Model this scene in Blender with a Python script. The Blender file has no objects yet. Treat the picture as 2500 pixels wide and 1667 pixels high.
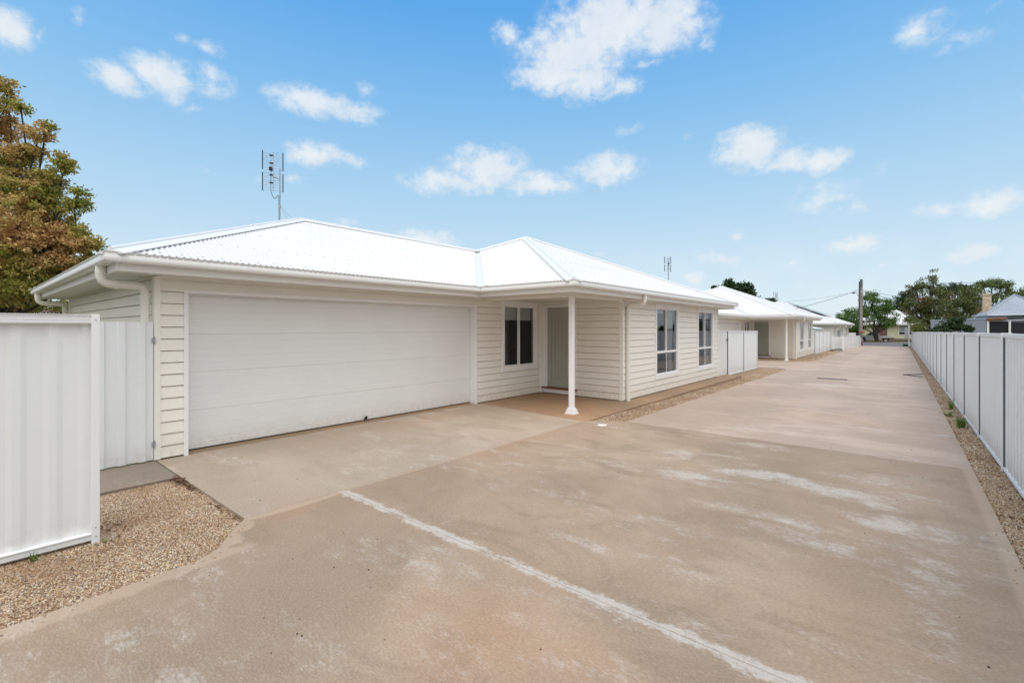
import bpy, bmesh, math, random
import numpy as np
from mathutils import Vector, Matrix
random.seed(7)
rng = np.random.default_rng(11)
SC = bpy.context.scene
COL = SC.collection
R = math.radians
PI = math.pi

# ------------------------------------------------------------------ camera
F, CX, HV, EYE = 1137.0, 1250.0, 800.6, 1.72
YAW = math.atan((2207 - 1250) / F)
cs, sn = math.cos(YAW), math.sin(YAW)
cam = bpy.data.objects.new('camera', bpy.data.cameras.new('camera'))
COL.objects.link(cam)
cam.location = (0, 0, EYE)
cam.rotation_euler = (PI / 2, 0, YAW)
cam.data.sensor_width = 36
cam.data.lens = 36 * F / 2500
cam.data.shift_y = -(833.5 - HV) / 2500
cam.data.clip_end = 3000
cam.data.clip_start = 0.05
SC.camera = cam

def at(u, v, d):
    """world point seen at photo pixel (u,v), at depth d metres"""
    a = (u - CX) / F
    return Vector(((a * cs - sn) * d, (a * sn + cs) * d, EYE - (v - HV) / F * d))

def g(y):
    """height of the driveway surface: it falls gently to the street"""
    if y <= 7.93: return 0.0
    if y <= 50: return -0.006 * (y - 7.93)
    return -0.2524 - 0.009 * (min(y, 72) - 50)

# ------------------------------------------------------------------ objects
def tag(o, label=None, cat=None, group=None, kind=None):
    if label: o['label'] = label
    if cat: o['category'] = cat
    if group: o['group'] = group
    if kind: o['kind'] = kind
    return o

def thing(name, label, cat, loc=(0, 0, 0), rz=0, group=None, parent=None):
    o = bpy.data.objects.new(name, None)
    COL.objects.link(o)
    o.empty_display_size = 0.2
    o.location = loc
    o.rotation_euler = (0, 0, rz)
    return tag(o, label, cat, group)

class MB:
    def __init__(s): s.v, s.f, s.sm = [], [], []
    def quad(s, *p, smooth=False):
        i = len(s.v); s.v += [tuple(q) for q in p]
        s.f.append(tuple(range(i, i + len(p)))); s.sm.append(smooth)
        return s
    def box(s, x0, x1, y0, y1, z0, z1, M=None):
        i = len(s.v)
        c = [(x0, y0, z0), (x1, y0, z0), (x1, y1, z0), (x0, y1, z0), (x0, y0, z1), (x1, y0, z1), (x1, y1, z1), (x0, y1, z1)]
        if M is not None: c = [tuple(M @ Vector(q)) for q in c]
        s.v += c
        for f in ((0, 3, 2, 1), (4, 5, 6, 7), (0, 1, 5, 4), (1, 2, 6, 5), (2, 3, 7, 6), (3, 0, 4, 7)):
            s.f.append(tuple(i + k for k in f)); s.sm.append(False)
        return s
    def grid(s, rows, closed=False, smooth=True):
        i = len(s.v); n = len(rows[0])
        for r in rows: s.v += [tuple(q) for q in r]
        for a in range(len(rows) - 1):
            for b in range(n if closed else n - 1):
                c = (b + 1) % n
                s.f.append((i + a * n + b, i + a * n + c, i + (a + 1) * n + c, i + (a + 1) * n + b)); s.sm.append(smooth)
        return s
    def tube(s, pts, r, seg=10, caps=True, smooth=True):
        pts = [Vector(p) for p in pts]
        rs = r if isinstance(r, (list, tuple)) else [r] * len(pts)
        rows = []; up = None
        for k, p in enumerate(pts):
            a = pts[max(k - 1, 0)]; b = pts[min(k + 1, len(pts) - 1)]
            t = (b - a).normalized()
            if up is None:
                up = Vector((0, 0, 1)) if abs(t.z) < .9 else Vector((1, 0, 0))
            x = t.cross(up).normalized(); up = x.cross(t).normalized()
            rows.append([p + (x * math.cos(2 * PI * j / seg) + up * math.sin(2 * PI * j / seg)) * rs[k] for j in range(seg)])
        s.grid(rows, closed=True, smooth=smooth)
        if caps:
            for row in (rows[0][::-1], rows[-1]):
                s.quad(*row)
        return s
    def prism(s, poly, zt, zb):
        """poly: list of (x,y); zt, zb functions of y or numbers"""
        T = zt if callable(zt) else (lambda y: zt)
        B = zb if callable(zb) else (lambda y: zb)
        n = len(poly)
        i = len(s.v)
        s.v += [(x, y, T(y)) for x, y in poly] + [(x, y, B(y)) for x, y in poly]
        s.f.append(tuple(range(i, i + n))); s.sm.append(False)
        s.f.append(tuple(range(i + 2 * n - 1, i + n - 1, -1))); s.sm.append(False)
        for k in range(n):
            j = (k + 1) % n
            s.f.append((i + k, i + n + k, i + n + j, i + j)); s.sm.append(False)
        return s
    def build(s, name, mat, parent=None, bevel=0, kind=None, label=None):
        me = bpy.data.meshes.new(name)
        me.from_pydata(s.v, [], s.f)
        me.polygons.foreach_set('use_smooth', s.sm)
        me.materials.append(mat)
        bm = bmesh.new(); bm.from_mesh(me)
        bmesh.ops.recalc_face_normals(bm, faces=bm.faces) if bevel else None
        bm.to_mesh(me); bm.free()
        me.update()
        o = bpy.data.objects.new(name, me)
        COL.objects.link(o)
        if parent: o.parent = parent
        if bevel:
            m = o.modifiers.new('bevel', 'BEVEL'); m.width = bevel; m.segments = 2; m.limit_method = 'ANGLE'
        if kind: o['kind'] = kind
        if label: o['label'] = label
        return o

def copy_tree(o, parent=None):
    c = o.copy(); COL.objects.link(c)
    if parent: c.parent = parent
    for ch in list(o.children): copy_tree(ch, c)
    return c

# ------------------------------------------------------------------ materials
def nodes(name):
    m = bpy.data.materials.new(name); m.use_nodes = True
    nt = m.node_tree
    return m, nt, nt.nodes['Principled BSDF']

def N(nt, t, **k):
    n = nt.nodes.new(t)
    for a, b in k.items():
        if a == 'inp':
            for q, w in b.items(): n.inputs[q].default_value = w
        else: setattr(n, a, b)
    return n

def ramp(nt, stops, fac):
    r = N(nt, 'ShaderNodeValToRGB')
    e = r.color_ramp.elements
    e[0].position, e[0].color = stops[0][0], (*stops[0][1], 1)
    e[1].position, e[1].color = stops[-1][0], (*stops[-1][1], 1)
    for p, c in stops[1:-1]:
        x = e.new(p); x.color = (*c, 1)
    nt.links.new(fac, r.inputs[0])
    return r.outputs[0]

def mixc(nt, fac, a, b, mode='MIX'):
    m = N(nt, 'ShaderNodeMix', data_type='RGBA', blend_type=mode)
    for sock, val in ((m.inputs[0], fac), (m.inputs[6], a), (m.inputs[7], b)):
        if isinstance(val, (int, float)): sock.default_value = val
        elif isinstance(val, tuple): sock.default_value = (*val, 1) if len(val) == 3 else val
        else: nt.links.new(val, sock)
    return m.outputs[2]

def noise(nt, vec, scale, detail=4, rough=.5, dist=0, sc3=None):
    if sc3:
        mp = N(nt, 'ShaderNodeMapping'); mp.inputs['Scale'].default_value = sc3
        nt.links.new(vec, mp.inputs[0]); vec = mp.outputs[0]
    n = N(nt, 'ShaderNodeTexNoise', inp={'Scale': scale, 'Detail': detail, 'Roughness': rough, 'Distortion': dist})
    nt.links.new(vec, n.inputs['Vector'])
    return n.outputs[0]

def math_(nt, op, a, b=None, c=None, clamp=False):
    m = N(nt, 'ShaderNodeMath', operation=op, use_clamp=clamp)
    for i, v in enumerate((a, b, c)):
        if v is None: continue
        if isinstance(v, (int, float)): m.inputs[i].default_value = v
        else: nt.links.new(v, m.inputs[i])
    return m.outputs[0]

def mrange(nt, v, a, b, c=0., d=1., smooth=False):
    m = N(nt, 'ShaderNodeMapRange', interpolation_type='SMOOTHSTEP' if smooth else 'LINEAR')
    nt.links.new(v, m.inputs[0])
    for i, x in enumerate((a, b, c, d)): m.inputs[i + 1].default_value = x
    return m.outputs[0]

def geopos(nt):
    return N(nt, 'ShaderNodeNewGeometry').outputs['Position']

def paint(name, col, rough=.45, var=.06, scale=3., bump=0., bscale=80., metal=0., dirt=None, spec=.5):
    m, nt, b = nodes(name)
    tc = N(nt, 'ShaderNodeTexCoord').outputs['Object']
    n1 = noise(nt, tc, scale, 6, .6)
    n2 = noise(nt, tc, scale * 14, 3, .6)
    f = mrange(nt, math_(nt, 'ADD', math_(nt, 'MULTIPLY', n1, .7), math_(nt, 'MULTIPLY', n2, .3)), .3, .7)
    lo = tuple(c * (1 - var) for c in col); hi = tuple(min(1, c * (1 + var * .6)) for c in col)
    c = mixc(nt, f, lo, hi)
    if dirt:   # splashed soil near the ground: (colour, height of the band)
        z = N(nt, 'ShaderNodeSeparateXYZ'); nt.links.new(geopos(nt), z.inputs[0])
        k = math_(nt, 'MULTIPLY', mrange(nt, z.outputs[2], 0, dirt[1], .42, 0, True), mrange(nt, n2, .3, .65))
        c = mixc(nt, k, c, dirt[0])
    nt.links.new(c, b.inputs['Base Color'])
    b.inputs['Roughness'].default_value = rough
    b.inputs['Metallic'].default_value = metal
    b.inputs['Specular IOR Level'].default_value = spec
    if bump:
        bp = N(nt, 'ShaderNodeBump', inp={'Strength': bump, 'Distance': .002})
        nt.links.new(noise(nt, tc, bscale, 4, .6), bp.inputs['Height'])
        nt.links.new(bp.outputs[0], b.inputs['Normal'])
    return m

M = {}
M['board'] = paint('cream_weatherboard', (.88, .85, .762), .5, .045, 1.2, .25, 120, dirt=((.5, .36, .24), .45))
M['trim'] = paint('white_trim', (.89, .885, .88), .4, .02, 2)
M['creamtrim'] = paint('cream_trim', (.88, .86, .78), .45, .02, 2)
M['fascia'] = paint('off_white_fascia', (.83, .82, .785), .4, .02, 2)
M['gutter'] = paint('off_white_gutter', (.82, .81, .78), .3, .02, 2)
M['soffit'] = paint('soffit_lining', (.72, .70, .665), .7, .03, 2)
M['pipe'] = paint('cream_pipe', (.84, .815, .735), .35, .03, 3)
M['roof'] = paint('white_corrugated_roof', (.715, .705, .685), .45, .03, .6)
M['cap'] = paint('white_ridge_cap', (.75, .755, .75), .4, .02, 1)
M['gdoor'] = paint('garage_door_white', (.80, .805, .79), .45, .04, 1.5, .3, 150, dirt=((.5, .40, .30), .35))
M['door'] = paint('sage_grey_door', (.40, .415, .36), .5, .03, 2)
M['sill'] = paint('red_brown_timber', (.23, .085, .04), .5, .25, 8, .4, 60)
M['fence'] = paint('white_steel_sheet', (.80, .82, .82), .35, .035, 1.0, dirt=((.5, .40, .30), .30))
M['rail'] = paint('white_steel_rail', (.84, .85, .845), .35, .02, 1.5)
M['slot_shade'] = paint('grey_channel_shade', (.13, .17, .19), .6, .1, 3)  # dark grey that paints in the shade inside the post recess
M['dark'] = paint('black_plastic', (.012, .012, .014), .4, .1, 5)
M['rubber'] = paint('black_rubber', (.02, .02, .02), .8, .1, 5)
M['alu'] = paint('grey_aluminium', (.45, .46, .47), .35, .08, 6, metal=.8)
M['screwgrey'] = paint('grey_screw_head', (.22, .23, .23), .5, .1, 5)
M['galv'] = paint('galvanised_steel', (.42, .45, .48), .45, .12, 5, metal=.5)
M['brass'] = paint('brushed_brass', (.65, .5, .25), .35, .05, 6, metal=.7)
M['blind'] = paint('roller_blind', (.86, .85, .80), .8, .03, 4)
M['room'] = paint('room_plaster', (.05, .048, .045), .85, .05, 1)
M['curtain'] = paint('pale_curtain', (.6, .6, .6), .9, .05, 3)
M['lid'] = paint('white_plastic_cap', (.8, .78, .72), .4, .05, 8)
M['greenlid'] = paint('green_plastic', (.012, .07, .055), .5, .1, 6)
M['tyre'] = M['rubber']
M['carpaint'] = paint('white_car_paint', (.62, .64, .63), .25, .03, 2)
M['carglass'] = paint('dark_car_glass', (.015, .018, .02), .08, .05, 2)
M['lamp'] = paint('lamp_plastic', (.6, .58, .5), .2, .05, 3)
M['redlamp'] = paint('red_plastic', (.6, .04, .02), .3, .05, 3)
M['yellowwall'] = paint('pale_yellow_boards', (.62, .60, .40), .7, .06, 1)
M['brick'] = None
M['greyroof'] = paint('weathered_grey_iron', (.36, .385, .42), .5, .14, .5)
M['greywall'] = paint('grey_fibro_wall', (.30, .33, .37), .7, .08, 1)
M['rust'] = paint('rusty_iron', (.20, .075, .035), .85, .5, 3, .3, 60)
M['rustsheet'] = paint('rusty_roof_sheet', (.42, .24, .15), .8, .4, 4)
M['screen'] = paint('black_shade_cloth', (.012, .012, .018), .8, .3, 4)
M['blue'] = paint('dusty_blue_cabinet', (.45, .50, .54), .5, .05, 4)
M['awning'] = paint('striped_awning', (.42, .46, .50), .7, .1, 4)
M['brownblind'] = paint('brown_window_blind', (.17, .11, .10), .6, .15, 3)

def m_glass():
    m, nt, b = nodes('window_glass')
    nt.nodes.remove(b)
    out = nt.nodes['Material Output']
    tr = N(nt, 'ShaderNodeBsdfTransparent'); tr.inputs[0].default_value = (.80, .83, .83, 1)
    gl = N(nt, 'ShaderNodeBsdfGlossy'); gl.inputs['Roughness'].default_value = .02
    gl.inputs[0].default_value = (.9, .93, .95, 1)
    fr = N(nt, 'ShaderNodeFresnel'); fr.inputs[0].default_value = 1.6
    k = math_(nt, 'ADD', math_(nt, 'MULTIPLY', fr.outputs[0], 1.35), .0, clamp=True)
    mx = N(nt, 'ShaderNodeMixShader')
    nt.links.new(k, mx.inputs[0]); nt.links.new(tr.outputs[0], mx.inputs[1]); nt.links.new(gl.outputs[0], mx.inputs[2])
    nt.links.new(mx.outputs[0], out.inputs[0])
    return m
M['glass'] = m_glass()

def m_concrete(name, A, B, warm, whites, oranges, stain=.5, wthr=.0, apron=False, joints=(), rim=False):
    """poured concrete with lime bloom (white), red soil washed onto it (orange) and damp grey areas"""
    m, nt, b = nodes(name)
    P = geopos(nt)
    sep = N(nt, 'ShaderNodeSeparateXYZ'); nt.links.new(P, sep.inputs[0])
    flat = N(nt, 'ShaderNodeCombineXYZ'); nt.links.new(sep.outputs[0], flat.inputs[0]); nt.links.new(sep.outputs[1], flat.inputs[1])
    P = flat.outputs[0]
    n1 = noise(nt, P, .55, 6, .6, .6)
    n2 = noise(nt, P, 1.0, 7, .65, .8, sc3=(1.0, 2.2, 1))
    n3 = noise(nt, P, 9, 8, .7, .3)
    n4 = noise(nt, P, 110, 3, .7)
    c = mixc(nt, mrange(nt, n1, .32, .68, 0, 1, True), A, B)
    c = mixc(nt, mrange(nt, n2, .46, .68, 0, .8, True), c, tuple(x * .74 for x in A))      # damp, darker areas
    c = mixc(nt, mrange(nt, n3, .3, .7, 0, .30), c, warm)
    # red soil
    def blobs(lst, start):
        acc = None
        wv = N(nt, 'ShaderNodeVectorMath', operation='MULTIPLY_ADD')
        nz = N(nt, 'ShaderNodeTexNoise', inp={'Scale': 1.6, 'Detail': 5, 'Roughness': .6}); nt.links.new(P, nz.inputs['Vector'])
        nt.links.new(nz.outputs[1], wv.inputs[0]); wv.inputs[1].default_value = (.7, .7, 0)
        nt.links.new(P, wv.inputs[2])
        for (x, y, rx, ry, s) in lst:
            q = N(nt, 'ShaderNodeVectorMath', operation='MULTIPLY_ADD')
            nt.links.new(wv.outputs[0], q.inputs[0]); q.inputs[1].default_value = (1 / rx, 1 / ry, 0)
            q.inputs[2].default_value = (-(x + .35) / rx, -(y + .35) / ry, 0)
            l = N(nt, 'ShaderNodeVectorMath', operation='LENGTH'); nt.links.new(q.outputs[0], l.inputs[0])
            d = mrange(nt, l.outputs['Value'], 0, 1.25, s, 0, True)
            acc = d if acc is None else math_(nt, 'MAXIMUM', acc, d)
        return acc
    if oranges:
        o = blobs(oranges, 0)
        k = math_(nt, 'MULTIPLY', o, mrange(nt, noise(nt, P, 2.5, 6, .65), .3, .62, .25, 1))
        c = mixc(nt, k, c, (.50, .27, .13))
    n0 = noise(nt, P, .28, 5, .6, .8)
    c = mixc(nt, mrange(nt, n0, .38, .62, 0, .75, True), c, tuple(x * .78 * q for x, q in zip(A, (.98, 1.0, 1.0))))
    # tyre rubbed lanes along the driveway
    wx = math_(nt, 'ADD', sep.outputs[0], math_(nt, 'MULTIPLY', noise(nt, P, .35, 3, .5), .8))
    ln = math_(nt, 'MINIMUM', math_(nt, 'ABSOLUTE', math_(nt, 'ADD', wx, .75)), math_(nt, 'ABSOLUTE', math_(nt, 'ADD', wx, 2.35)))
    c = mixc(nt, math_(nt, 'MULTIPLY', mrange(nt, ln, .0, .38, .26, 0, True), mrange(nt, n2, .35, .6)), c, tuple(x * .66 for x in A))
    # lime bloom: crusty broken white
    w = mrange(nt, noise(nt, P, .9, 6, .62, .6, sc3=(.7, 1.7, 1)), .38, .72, .10, .56)
    if whites:
        w = math_(nt, 'MAXIMUM', w, blobs(whites, 0))
    for (y0, hw, s) in joints:
        nj = noise(nt, P, 1.5, 4, .65)
        dd = math_(nt, 'ABSOLUTE', math_(nt, 'ADD', math_(nt, 'SUBTRACT', sep.outputs[1], y0), math_(nt, 'MULTIPLY', math_(nt, 'SUBTRACT', noise(nt, P, 7, 6, .75), .5), .22)))
        d = mrange(nt, dd, 0.0, hw, s, 0, True)
        w = math_(nt, 'MAXIMUM', w, math_(nt, 'MULTIPLY', d, mrange(nt, nj, .36, .56, .38, 1)))
    crust = mrange(nt, noise(nt, P, 22, 10, .85, .3, sc3=(1, 2.2, 1)), .30, .70)
    crust2 = mrange(nt, noise(nt, P, 3.2, 8, .72, .4, sc3=(1, 1.9, 1)), .28, .72)
    cov = math_(nt, 'ADD', math_(nt, 'MULTIPLY', crust, .55), math_(nt, 'MULTIPLY', crust2, .45))
    w = math_(nt, 'ADD', w, wthr)
    t = math_(nt, 'SUBTRACT', math_(nt, 'ADD', cov, w), 1.0)
    k = mrange(nt, t, -.17, .25, 0, .60, True)
    c = mixc(nt, k, c, (.66, .635, .595))
    fine = mrange(nt, noise(nt, P, 38, 8, .8, .2, sc3=(1, 2.4, 1)), .36, .64, -1, 1)
    c = mixc(nt, mrange(nt, fine, 0, 1, 0, .40), c, tuple(min(1, x * 1.35) for x in B))
    c = mixc(nt, mrange(nt, fine, 0, -1, 0, .46), c, tuple(x * .62 for x in A))
    c = mixc(nt, mrange(nt, n4, .35, .7, 0, .22), c, tuple(x * .6 for x in A))
    nt.links.new(c, b.inputs['Base Color'])
    b.inputs['Roughness'].default_value = .8
    b.inputs['Specular IOR Level'].default_value = .3
    if rim:   # smooth trowelled margin along the slab edge
        ex = math_(nt, 'SUBTRACT', math_(nt, 'SUBTRACT', .675, math_(nt, 'MULTIPLY', sep.outputs[1], .0039)), sep.outputs[0])
        acc_ = mrange(nt, math_(nt, 'ADD', ex, math_(nt, 'MULTIPLY', n1, .04)), .09, .15, 1, 0, True)
        for (x, y, rx, ry) in [(-3.90, -2, .17, 3.2), (-3.97, .6, .13, .9), (-4.07, 1.22, .13, .16), (-4.24, 1.40, .18, .12), (-4.44, 1.57, .16, .12), (-4.53, 2.1, .09, .5), (-4.55, 4.6, .045, 3.0)]:
            q = N(nt, 'ShaderNodeVectorMath', operation='MULTIPLY_ADD'); nt.links.new(P, q.inputs[0]); q.inputs[1].default_value = (1 / rx, 1 / ry, 0); q.inputs[2].default_value = (-x / rx, -y / ry, 0)
            l = N(nt, 'ShaderNodeVectorMath', operation='LENGTH'); nt.links.new(q.outputs[0], l.inputs[0])
            acc_ = math_(nt, 'MAXIMUM', acc_, mrange(nt, math_(nt, 'ADD', l.outputs['Value'], math_(nt, 'MULTIPLY', math_(nt, 'SUBTRACT', n3, .5), .5)), .85, 1.1, 1, 0, True))
        c = mixc(nt, math_(nt, 'MULTIPLY', acc_, .42), c, (.54, .41, .30))
        nt.links.new(c, b.inputs['Base Color'])
    bp = N(nt, 'ShaderNodeBump', inp={'Strength': .35, 'Distance': .004})
    h = math_(nt, 'ADD', math_(nt, 'MULTIPLY', n4, .5), math_(nt, 'MULTIPLY', k, .5))
    nt.links.new(h, bp.inputs['Height']); nt.links.new(bp.outputs[0], b.inputs['Normal'])
    return m

WH = [(-1.9, 5.5, 1.0, .34, .74), (-1.18, 6.0, 1.1, .30, .84), (-.45, 5.9, .9, .32, .78), (-.1, 5.25, .7, .40, .72), (-1.97, 3.15, .7, .22, .58),
      (-3.44, 3.75, .6, .25, .52), (-3.3, 2.15, .35, .3, .52), (-2.35, 1.2, .4, .22, .56), (-2.1, 1.45, .3, .15, .45), (-.9, 4.75, 1.2, .24, .66),
      (-.5, 4.4, .9, .22, .62), (.15, 4.4, .35, .6, .66), (-3.0, 7.2, .8, .22, .55), (-1.6, 7.5, 1.3, .22, .62), (-2.9, 5.0, 1.0, .25, .45), (-.3, 6.7, .9, .3, .6), (.1, 3.6, .4, .7, .5)]
WH = [(x, y, rx * 1.15, ry * 1.5, s_ * .80) for x, y, rx, ry, s_ in WH]
ORG = [(-1.75, 1.9, .8, .5, .6), (-4.45, 1.9, .3, .6, .8), (-2.35, 1.8, .5, .4, .35), (-1.3, 2.1, .5, .35, .5), (-4.45, 4.5, .25, 2.2, .35),
       (-3.98, .3, .35, 1.4, .5), (-.2, 3.8, .5, 1.6, .25)]
M['slab_near'] = m_concrete('driveway_concrete_front_pour', (.345, .25, .170), (.455, .345, .25), (.49, .33, .205), WH, ORG, joints=((2.61, .125, .90),), rim=True)
M['slab_far'] = m_concrete('driveway_concrete_rear_pour', (.475, .352, .268), (.53, .415, .33), (.55, .39, .285),
                           [(-2.2, 8.5, 1.3, .3, .45), (-1.8, 17.3, 2.2, .5, .6), (-3.2, 12, .8, 1, .35)], [(-1, 11, 2, 1.2, .2)], wthr=-.02, joints=((17.5, .5, .5), (29.8, .5, .5)))
M['slab_apron'] = m_concrete('apron_concrete', (.43, .335, .25), (.53, .435, .345), (.53, .385, .27),
                             [(-5.5, 3.8, 1.2, 1.5, .42), (-6, 5.8, 1.2, .8, .4)], [(-6.9, 5.5, .35, 3.2, .45), (-4.7, 2.0, .4, .4, .5), (-6.0, 7.2, 1.4, .3, .4)])
M['slab_porch'] = m_concrete('porch_concrete_red_dust', (.35, .25, .165), (.40, .265, .16), (.44, .25, .13), [], [(-6, 9, 6, 6, .8)], wthr=-.3)
M['slab_path'] = m_concrete('side_path_concrete', (.25, .205, .16), (.34, .28, .22), (.32, .24, .17), [], [(-6.4, 1, .2, 2, .4)], wthr=-.1)

def m_gravelbase():
    m, nt, b = nodes('pebble_bed')
    P = geopos(nt)
    v = N(nt, 'ShaderNodeTexVoronoi', inp={'Scale': 95}); nt.links.new(P, v.inputs['Vector'])
    v2 = N(nt, 'ShaderNodeSeparateColor'); nt.links.new(v.outputs['Color'], v2.inputs[0])
    c = ramp(nt, [(0, (.10, .06, .035)), (.3, (.30, .19, .11)), (.6, (.44, .33, .22)), (.85, (.55, .47, .36)), (1, (.30, .28, .26))], v2.outputs[0])
    c = mixc(nt, mrange(nt, v.outputs['Distance'], .3, .75, 0, .8), c, (.07, .04, .025))
    nt.links.new(c, b.inputs['Base Color']); b.inputs['Roughness'].default_value = .8
    bp = N(nt, 'ShaderNodeBump', inp={'Strength': 1., 'Distance': .01}); bp.invert = True
    nt.links.new(v.outputs['Distance'], bp.inputs['Height']); nt.links.new(bp.outputs[0], b.inputs['Normal'])
    return m
M['bed'] = m_gravelbase()
def m_pebble():
    m, nt, b = nodes('river_pebble')
    r = N(nt, 'ShaderNodeObjectInfo').outputs['Random']
    c = ramp(nt, [(0, (.10, .055, .03)), (.18, (.24, .15, .08)), (.36, (.42, .28, .15)), (.54, (.52, .38, .22)), (.70, (.66, .54, .36)), (.82, (.72, .66, .55)), (.9, (.26, .25, .25)), (1, (.40, .19, .09))], r)
    P = geopos(nt)
    c = mixc(nt, mrange(nt, noise(nt, P, 1.3, 5, .6), .42, .68, .08, .60), c, (.26, .13, .055))
    nt.links.new(c, b.inputs['Base Color']); b.inputs['Roughness'].default_value = .65
    return m
M['pebble'] = m_pebble()

def m_ground():
    m, nt, b = nodes('dry_ground')
    P = geopos(nt)
    a = noise(nt, P, .25, 6, .6); c2 = noise(nt, P, 6, 6, .7)
    c = mixc(nt, mrange(nt, a, .4, .6, 0, 1, True), (.16, .115, .06), (.07, .10, .03))
    c = mixc(nt, mrange(nt, c2, .35, .7, 0, .6), c, (.05, .035, .02))
    nt.links.new(c, b.inputs['Base Color']); b.inputs['Roughness'].default_value = .95
    return m
M['ground'] = m_ground()
def m_asphalt():
    m, nt, b = nodes('asphalt')
    P = geopos(nt)
    c = mixc(nt, mrange(nt, noise(nt, P, 30, 4, .7), .3, .7), (.085, .085, .09), (.16, .16, .165))
    c = mixc(nt, mrange(nt, noise(nt, P, .5, 4, .6), .4, .7, 0, .4), c, (.2, .18, .165))
    nt.links.new(c, b.inputs['Base Color']); b.inputs['Roughness'].default_value = .85
    return m
M['asphalt'] = m_asphalt()
def m_brickwall(name, c1, c2, mort, scale):
    m, nt, b = nodes(name)
    tc = N(nt, 'ShaderNodeTexCoord').outputs['Object']
    mp = N(nt, 'ShaderNodeMapping'); mp.inputs['Rotation'].default_value = (PI / 2, 0, 0); nt.links.new(tc, mp.inputs[0])
    br = N(nt, 'ShaderNodeTexBrick', inp={'Color1': (*c1, 1), 'Color2': (*c2, 1), 'Mortar': (*mort, 1), 'Scale': scale, 'Mortar Size': .02})
    nt.links.new(mp.outputs[0], br.inputs[0])
    nt.links.new(br.outputs[0], b.inputs['Base Color']); b.inputs['Roughness'].default_value = .85
    return m
M['chimney'] = m_brickwall('cream_brick', (.62, .50, .34), (.38, .27, .17), (.5, .44, .36), 2.2)

def m_leaf(name, cols, patch=None):
    m, nt, b = nodes(name)
    nt.nodes.remove(b)
    out = nt.nodes['Material Output']
    geo = N(nt, 'ShaderNodeNewGeometry')
    c = ramp(nt, cols, geo.outputs['Random Per Island'])
    if patch:
        k = mrange(nt, noise(nt, geo.outputs['Position'], patch[1], 4, .6), patch[2], patch[3], 0, .9)
        c2 = ramp(nt, patch[0], geo.outputs['Random Per Island'])
        c = mixc(nt, k, c, c2)
    d = N(nt, 'ShaderNodeBsdfDiffuse'); t = N(nt, 'ShaderNodeBsdfTranslucent'); gl = N(nt, 'ShaderNodeBsdfGlossy')
    gl.inputs['Roughness'].default_value = .5
    nt.links.new(c, d.inputs[0]); nt.links.new(c, t.inputs[0])
    mx = N(nt, 'ShaderNodeMixShader'); mx.inputs[0].default_value = .35
    nt.links.new(d.outputs[0], mx.inputs[1]); nt.links.new(t.outputs[0], mx.inputs[2])
    m2 = N(nt, 'ShaderNodeMixShader'); m2.inputs[0].default_value = .04
    nt.links.new(mx.outputs[0], m2.inputs[1]); nt.links.new(gl.outputs[0], m2.inputs[2])
    nt.links.new(m2.outputs[0], out.inputs[0])
    return m
M['leaf_autumn'] = m_leaf('autumn_leaf', [(0, (.15, .22, .025)), (.4, (.29, .34, .045)), (.7, (.42, .38, .07)), (1, (.56, .38, .10))],
                          ([(0, (.46, .22, .07)), (.5, (.70, .40, .17)), (1, (.82, .58, .28))], .6, .44, .60))
M['leaf_green'] = m_leaf('green_leaf', [(0, (.045, .10, .018)), (.5, (.09, .18, .03)), (1, (.17, .28, .05))])
M['leaf_dark'] = m_leaf('dark_leaf', [(0, (.018, .045, .014)), (.5, (.035, .075, .022)), (1, (.06, .11, .035))])
M['leaf_mixed'] = m_leaf('olive_leaf', [(0, (.06, .09, .02)), (.5, (.12, .16, .04)), (1, (.20, .22, .06))],
                         ([(0, (.14, .06, .03)), (.5, (.26, .13, .06)), (1, (.36, .22, .1))], .5, .52, .66))
M['leaf_yellow'] = m_leaf('yellow_green_leaf', [(0, (.07, .10, .015)), (.5, (.16, .19, .03)), (1, (.24, .24, .05))])
M['leaf_blue'] = m_leaf('gum_leaf', [(0, (.07, .11, .025)), (.5, (.14, .20, .05)), (1, (.24, .30, .09))])
M['blade'] = m_leaf('grass_blade', [(0, (.08, .17, .03)), (.5, (.16, .30, .05)), (1, (.28, .36, .10))])
def m_bark(name, a, b_):
    m, nt, b = nodes(name)
    P = geopos(nt)
    c = mixc(nt, mrange(nt, noise(nt, P, 5, 8, .7, .4, sc3=(5, 5, .6)), .35, .65), a, b_)
    nt.links.new(c, b.inputs['Base Color']); b.inputs['Roughness'].default_value = .9
    bp = N(nt, 'ShaderNodeBump', inp={'Strength': .6, 'Distance': .02})
    nt.links.new(noise(nt, P, 6, 6, .7, 0, sc3=(6, 6, .7)), bp.inputs['Height']); nt.links.new(bp.outputs[0], b.inputs['Normal'])
    return m
M['bark'] = m_bark('dark_bark', (.035, .025, .02), (.09, .07, .055))
M['oldwood'] = m_bark('weathered_pole_timber', (.17, .14, .12), (.42, .38, .34))
M['oldwood2'] = m_bark('dark_pole_timber', (.05, .06, .055), (.14, .15, .14))

# ------------------------------------------------------------------ ground and paving
XR = lambda y: .675 - .0039 * y           # right edge of the driveway
def ground_sheet():
    mb = MB()
    ys = [-60, 7.93, 50, 72, 95, 1500]
    xs = [-1200, -60, 60, 1200]
    rows = [[(x, y, g(y) - .09) for x in xs] for y in ys]
    mb.grid(rows, smooth=False)
    o = mb.build('ground', M['ground']); tag(o, kind='structure')
ground_sheet()

GAP = .005
def slab(name, poly, mat, top=g, th=.12, bevel=.006, off=0):
    mb = MB().prism(poly, lambda y: top(y) + off, lambda y: top(y) + off - th)
    o = mb.build(name, mat, bevel=bevel); tag(o, kind='structure'); return o
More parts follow.
